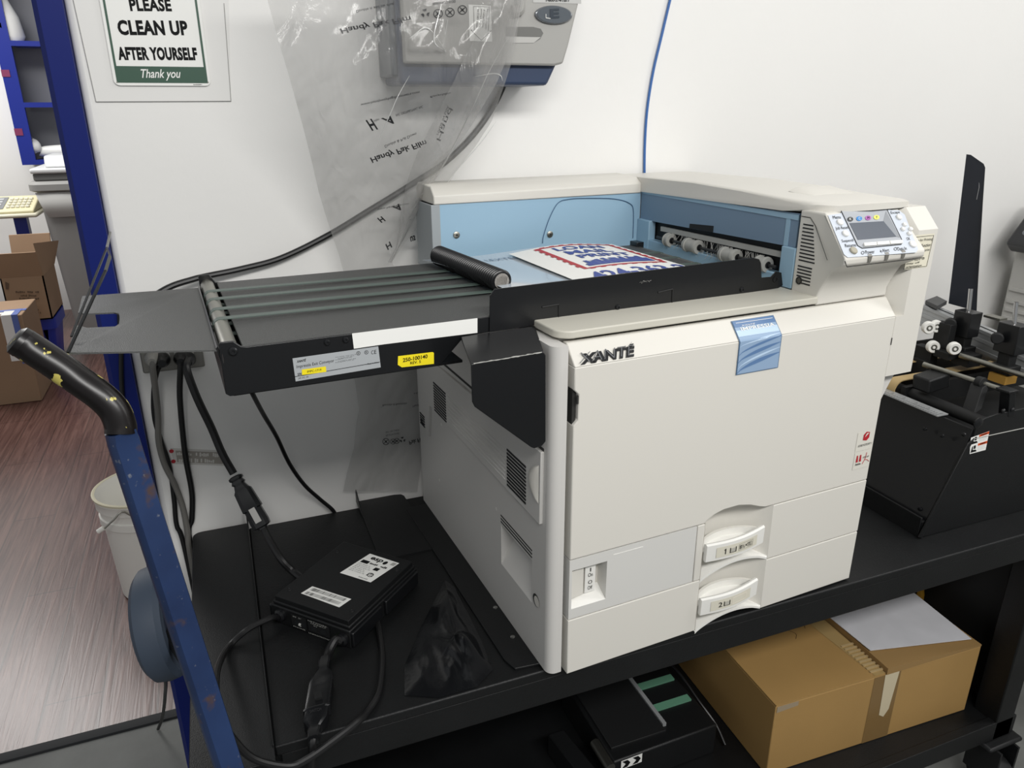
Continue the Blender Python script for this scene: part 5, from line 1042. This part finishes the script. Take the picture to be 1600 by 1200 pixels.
gpts = [t0-dn*.010, WD(188, 664, .832), WD(178, 640, .828), WD(155, 617, .822), WD(118, 591, .815), WD(82, 566, .806), WD(50, 545, .799), WD(36, 536, .795)]
b = B().tube(smooth_path(gpts, 5), .0165, GB, 18); b.tube([WD(37, 537, .795), WD(27, 531, .792), WD(22, 528, .790)], [.0168, .0163, .0115], GB, 18); ht.part('grip', b, 'black rubber grip with paint chips')
wc = WD(253, 972, 1.03); wa = (V(.90, -.10, .12)).normalized()
b = B().ring(wc, wa, [(.050, -.017), (.070, -.019), (.077, -.013), (.079, 0), (.077, .013), (.070, .019), (.050, .017)], mat('grey_blue_tyre', '3B4655', .6), 40); wh = ht.part('caster_wheel', b, 'grey blue caster wheel')
ht.part('wheel_hub', B().lathe(wc-wa*.012, wa, [(.051, 0), (.051, .022), (.02, .026), (.016, .034), (0, .034)], mat('hub_navy', '1A2233', .5), 30), 'dark hub', wh)
rp0 = t0+dn*((wc.z-t0.z)/dn.z); ht.part('wheel_bracket', B().cyl(wc+wa*.0, rp0+sy*.0, .009, BLACKM, 12), None, wh)
b = B().box(low.x-.16, low.x+.05, low.y-.10, low.y+.02, 0, .012, HB); b.cyl(V(low.x-.18, low.y-.0, .10), V(low.x+.08, low.y, .10), .008, STEEL2, 12); ht.part('toe_plate', b)

# ------------------------------------------------------------------ the hall beyond the doorway
by = 1.72; bl, brr = WW(137, 745, y=by).x, 0
bc = V(WW(137, 745, y=by).x+.152, by, 0); bk_ = Thing('plastic_bucket', 'white plastic bucket standing on the wood floor beyond the doorway', 'bucket', bc)
WB = mat('bucket_white', 'F1EFE8', .5)
b = B().lathe(bc, (0, 0, 1), [(.0, 0.002), (.118, .002), (.122, .006), (.134, .285), (.143, .29), (.143, .315), (.138, .318), (.1385, .345), (.147, .348), (.147, .372), (.150, .377), (.152, .386), (.149, .392), (.143, .390), (.140, .375), (.126, .30), (.115, .012), (0, .010)], WB, 48); bt = bk_.part('tub', b, ang=40)
bk_.part('rim', B().ring(bc, (0, 0, 1), [(.143, .384), (.152, .384), (.153, .391), (.148, .394), (.143, .391)], mat('cream_rim', 'E0D9BE', .5), 48), 'cream rim', bt)
hh = [bc+V(.146*math.cos(a), .146*math.sin(a), .275) for a in (2.9, 6.0)]; md = WW(158, 825, y=by-.14)
b = B().tube([WW(160, 829, y=by-.17), WW(178, 812, y=by-.165), WW(195, 800, y=by-.155), bc+V(.02, -.15, .29)], .003, STEEL2, 8, 4); b.cyl(WW(153, 831, y=by-.17), WW(162, 825, y=by-.17), .008, WB, 12); bk_.part('bail_handle', b, 'wire handle with grip', bt)

gy = 5.3; gz = WW(100, 283, y=gy).z
gb_ = Thing('wheeled_bin', 'tall grey plastic bin with a folded liner beside the blue door casing', 'bin', V(-1.30, gy+.3, 0))
gx0, gx1 = WW(40, 283, y=gy).x, WW(40, 283, y=gy).x+.62
def rrect(x0, x1, y0_, y1_, r): return arc(x1-r, y1_-r, r, 0, 90, 4)+arc(x0+r, y1_-r, r, 90, 180, 4)+arc(x0+r, y0_+r, r, 180, 270, 4)+arc(x1-r, y0_+r, r, 270, 360, 4)
rr3 = lambda e, z, t=0: [V(x, y_, z) for x, y_ in rrect(gx0+e, gx1-e, gy+e, gy+.6-e, .06)]
b = B().loft([rr3(.10, 0), rr3(.085, .15), rr3(.045, gz-.16), rr3(.035, gz-.075)], GREYPL); gbo = gb_.part('bin_body', b)
b = B().loft([rr3(.03, gz-.075), rr3(.0, gz-.06), rr3(.0, gz-.02), rr3(.02, gz), rr3(.06, gz), rr3(.07, gz-.05)], GREYPL); gb_.part('rim', b)
b = B().grid(lambda a, c: V(gx0+.035+(.56-.10*c)*a+.055*c, gy+.025-.03*math.sin(PI*c)-.004*math.sin(9*a), gz-.075-.17*c), 14, 8, mat('liner_grey', 'B7B6B3', .35)); gb_.part('liner', b, 'pale folded liner', gbo)
b = B(); O = V(gx0+.32, gy+.036, gz-.42); BPR = mat('bin_print', '3D3D3D', .6); b.poly([O+V(.03+.032*math.cos(k*PI/8), 0, .018+.022*math.sin(k*PI/8)) for k in range(16)], BPR); strokes(b, lambda a, c: O+V(.075+.10*a, 0, .004+.03*c), BPR, 5, 2)
gb_.part('moulded_name', b, None, gbo, smooth=False)
pz = gz+.002; px0 = gx0+.07
cl = Thing('grey_machine', 'pale grey flatbed machine resting on top of the tall grey bin', 'machine', V(px0+.25, gy+.3, pz))
b = B().box(px0-.03, px0+.5, gy+.04, gy+.5, pz, pz+.05, mat('machine_dark', '6B6B69', .5)); cl.part('base', b, bevel=.01)
b = B().box(px0-.04, px0+.5, gy+.02, gy+.52, pz+.05, pz+.085, mat('machine_pale', 'D2D3D3', .4)).prism([(gy+.06, pz+.085), (gy+.5, pz+.085), (gy+.46, pz+.165), (gy+.10, pz+.165)], 'x', px0+.05, px0+.5, mat('machine_pale', 'D2D3D3', .4)); cl.part('lid', b, bevel=.012)
b = B().box(px0+.27, px0+.48, gy+.05, gy+.12, pz+.10, pz+.145, BLACKM); cl.part('slot', b, 'dark slot')
# blue wall rack with rolled bags
ry = 5.95
rk = Thing('wall_rack', 'blue shelf rack fixed to the far wall above the grey bin', 'shelf rack', V(-1.2, 6.2, 1.2))
zb_ = WW(36, 258, y=ry).z; pl0, pl1 = WW(22, 200, y=ry).x, WW(22, 200, y=ry).x+.095
b = B().box(pl0, pl1, ry, ry+.03, zb_, 3.0, BLUEP).box(pl0+.02, pl0+.05, ry+.03, 6.195, zb_, 3.0, BLUEP); rk.part('side_post', b)
for i, v in enumerate((64, 160, 250)):
    z = WW(50, v, y=ry).z; b = B().box(pl1, -.6, ry, 6.195, z-.035, z, BLUEP); rk.part('shelf', b)
b = B().box(pl0+.05, -.6, 6.175, 6.196, zb_, 3.0, mat('rack_wall_shade', '7E7F84', .7)); rk.part('backing_sheet', b, 'grey sheet painted like the shaded wall')  # added sheet; its grey paints the shade on the wall inside the rack
for v in (115, 207): b = B().box(pl0-.002, pl0+.05, ry-.004, ry, WW(10, v+5, y=ry).z, WW(10, v-6, y=ry).z, mat('red_mark', '7A2B52', .6)); rk.part('sticker', b, 'red mark', smooth=False)
zs = WW(50, 250, y=ry).z; WP_ = mat('bag_white', 'E6E6E4', .4); BI = mat('bag_print', '55565A', .6)
def rolled(name, label, p0, p1, r, ratio, words):
    b = B(); d = p1-p0; n = d.normalized(); s_ = n.cross(V(0, 1, 0)).normalized(); rs = []
    for k in range(13):
        t = k/12; w = r*(.65+.35*math.sin(PI*min(1, t*1.15))**.6); c = p0+d*t
        rs.append([c+s_*math.cos(a)*w+V(0, 1, 0)*math.sin(a)*w*ratio+n*.01*math.sin(3*a) for a in [2*PI*i/16 for i in range(16)]])
    b.loft(rs, WP_); 
    o = solo(name, b, label, 'bag', (p0+p1)/2, group=None, ang=60); return o
rolled('rolled_bag', 'white rolled bag leaning on the blue rack post above the bin', V(WW(56, 246, y=ry+.06).x, ry+.06, zs+.05), WW(42, 219, y=ry+.06), .068, .8, '')
rolled('folded_bag', 'white folded bag lying flat on the lowest blue rack shelf', V(WW(64, 244, y=ry+.08).x, ry+.08, zs+.055), V(WW(64, 244, y=ry+.08).x+.5, ry+.08, zs+.05), .05, 1.0, '')
z2 = WW(50, 64, y=ry).z
bt_ = Thing('white_bottle', 'white jug on the upper shelf of the blue rack', 'jug', WW(18, 64, y=ry+.08))
bt_.o.location.z = z2; bt_.base.z = z2
b = B().loft([[bt_.base+V((x+.105*k*math.cos(a)), .075*k*math.sin(a), z) for a in [i*PI/8 for i in range(16)]] for x, z, k in ((0, .001, .75), (0, .03, .9), (-.02, .16, .92), (-.055, .27, .82), (-.09, .34, .5), (-.10, .37, .3), (-.10, .40, .3))], WP_); bj = bt_.part('body', b, ang=60)
b = B(); strokes(b, lambda a, c: bt_.base+V(-.115+.09*a, -.080, .10-.03*a+.05*c), BI, 4, 5)
bt_.part('lettering', b, None, bj, smooth=False)
# worktop with a keyboard like terminal
ty = 5.35; tzz = WW(30, 334, y=ty).z
tb = Thing('side_table', 'white topped table with blue legs at the left edge behind the boxes', 'table', V(-2.0, ty+.2, 0))
tx1 = WW(57, 330, y=ty).x
b = B().box(tx1-1.0, tx1, ty, ty+.42, tzz-.03, tzz, mat('top_cream', 'DAD6C0', .4)); tb.part('table_top', b, bevel=.012)
lx = WW(29, 345, y=ty+.1).x
for x in (lx-.03, tx1-.9): tb.part('leg', B().box(x, x+.08, ty+.1, ty+.18, 0, tzz-.03, BLUEP))
kb_ = Thing('terminal', 'cream keypad terminal with a grey display on the white topped table', 'terminal', V(tx1-.2, ty+.2, tzz))
b = B().prism([(ty+.02, tzz), (ty+.36, tzz), (ty+.36, tzz+.09), (ty+.02, tzz+.02)], 'x', tx1-.42, tx1-.02, mat('terminal_cream', 'DAD3AE', .4)); kbo = kb_.part('body', b, bevel=.008)
kp = lambda a, c, d=.003: V(tx1-.42+.40*a, ty+.02+.34*c, tzz+.02+.07*c+d)
b = B().poly([kp(.05, .12), kp(.52, .12), kp(.52, .88), kp(.05, .88)], mat('terminal_grey', '77797C', .4))
for k in range(4): b.poly([kp(.10, .18+.17*k, .005), kp(.46, .18+.17*k, .005), kp(.46, .28+.17*k, .005), kp(.10, .28+.17*k, .005)], mat('terminal_key', 'B9BBBD', .4))
kb_.part('display', b, 'grey display', kbo, smooth=False)
for r_ in range(4):
    for c_ in range(5):
        q = kp(.585+.075*c_, .22+.17*r_); kb_.part('key', B().box(q.x-.011, q.x+.011, q.y-.018, q.y+.018, q.z-.002, q.z+.008, mat('key_white', 'F1EFE2', .4)), None, kbo)
# cardboard boxes
ky = 4.6
kx0, kx1 = WW(8, 470, y=ky).x, WW(83, 500, y=ky).x; kzt = WW(50, 432, y=ky).z; kzb = WW(60, 500, y=ky).z
ob = Thing('open_box', 'open brown cardboard box with raised flaps standing on a blue tub', 'box', V((kx0+kx1)/2, ky+.2, kzb))
b = B()
for (x0, x1, y0_, y1_) in ((kx0, kx1, ky, ky+.008), (kx0, kx1, ky+.40, ky+.408), (kx0, kx0+.008, ky, ky+.40), (kx1-.008, kx1, ky, ky+.40)): b.box(x0, x1, y0_, y1_, kzb, kzt, CARD2)
b.box(kx0, kx1, ky, ky+.40, kzb, kzb+.008, CARD2); oc = ob.part('carton', b)
def flap(pts): ob.part('flap', B().loft([pts, [p+V(.004, .006, .002) for p in pts]], CARD2))
flap([V(kx0, ky, kzt), V(kx1, ky, kzt), V(kx1-.01, ky-.03, kzt+.155), V(kx0-.02, ky-.03, kzt+.155)])
flap([V(kx0, ky+.4, kzt), V(kx1, ky+.4, kzt), V(kx1+.0, ky+.46, kzt+.20), V(kx0, ky+.46, kzt+.20)])
flap([V(kx1, ky, kzt), V(kx1, ky+.4, kzt), V(kx1+.06, ky+.36, kzt+.16), V(kx1-.02, ky+.02, kzt+.20)])
b = B(); BP = mat('box_print', '5A4636', .7)
for q_, (u0, u1, v) in enumerate(((24, 61, 458), (32, 57, 463.5), (30, 61, 468.5), (44, 62, 486), (45, 64, 490.5), (47, 58, 495))): strokes(b, lambda a, c: WW(u0+(u1-u0)*a, v-3.4*c, y=ky-.003), BP, 12, q_)
b.poly(wq([(9, 452), (13, 452), (14, 443), (8, 440)], ky-.003), BP); ob.part('printing', b, 'dark box printing', oc, smooth=False)
tu = Thing('blue_tub', 'blue plastic tub on the wood floor under the open cardboard box', 'tub', V((kx0+kx1)/2+.03, ky+.22, 0))
b = B().loft([[V(x, y_, z) for x, y_ in rrect(kx0+.12+e, kx1-.01-e, ky+.04+e, ky+.40-e, .04)] for e, z in ((.03, .0), (.0, kzb-.08), (-.015, kzb-.075), (-.015, kzb-.003))], mat('tub_blue', '2436A0', .4)); tu.part('shell', b)
ny = 3.9; nx1 = WW(50, 560, y=ny).x; nzt = WW(18, 493, y=ny).z
nb = Thing('taped_box', 'brown cardboard box with blue and white tape nearest the doorway', 'box', V(nx1-.25, ny+.2, 0))
b = B().box(nx1-.5, nx1, ny, ny+.4, 0.001, nzt, CARD2); nc = nb.part('carton', b, bevel=.004)
BT = mat('blue_tape', '5C6FB0', .4); b = B().box(nx1-.46, nx1+.002, ny+.10, ny+.14, nzt, nzt+.003, BT).box(nx1-.05, nx1-.02, ny-.003, ny+.14, nzt-.28, nzt+.004, BT); nb.part('blue_tape', b, 'blue tape', nc, smooth=False)
b = B().box(nx1-.10, nx1-.05, ny-.004, ny+.10, nzt-.26, nzt+.005, mat('white_tape', 'E5E3DF', .4)).box(nx1-.20, nx1-.05, ny+.04, ny+.08, nzt, nzt+.004, mat('white_tape', 'E5E3DF', .4)); nb.part('white_tape', b, 'white tape', nc, smooth=False)
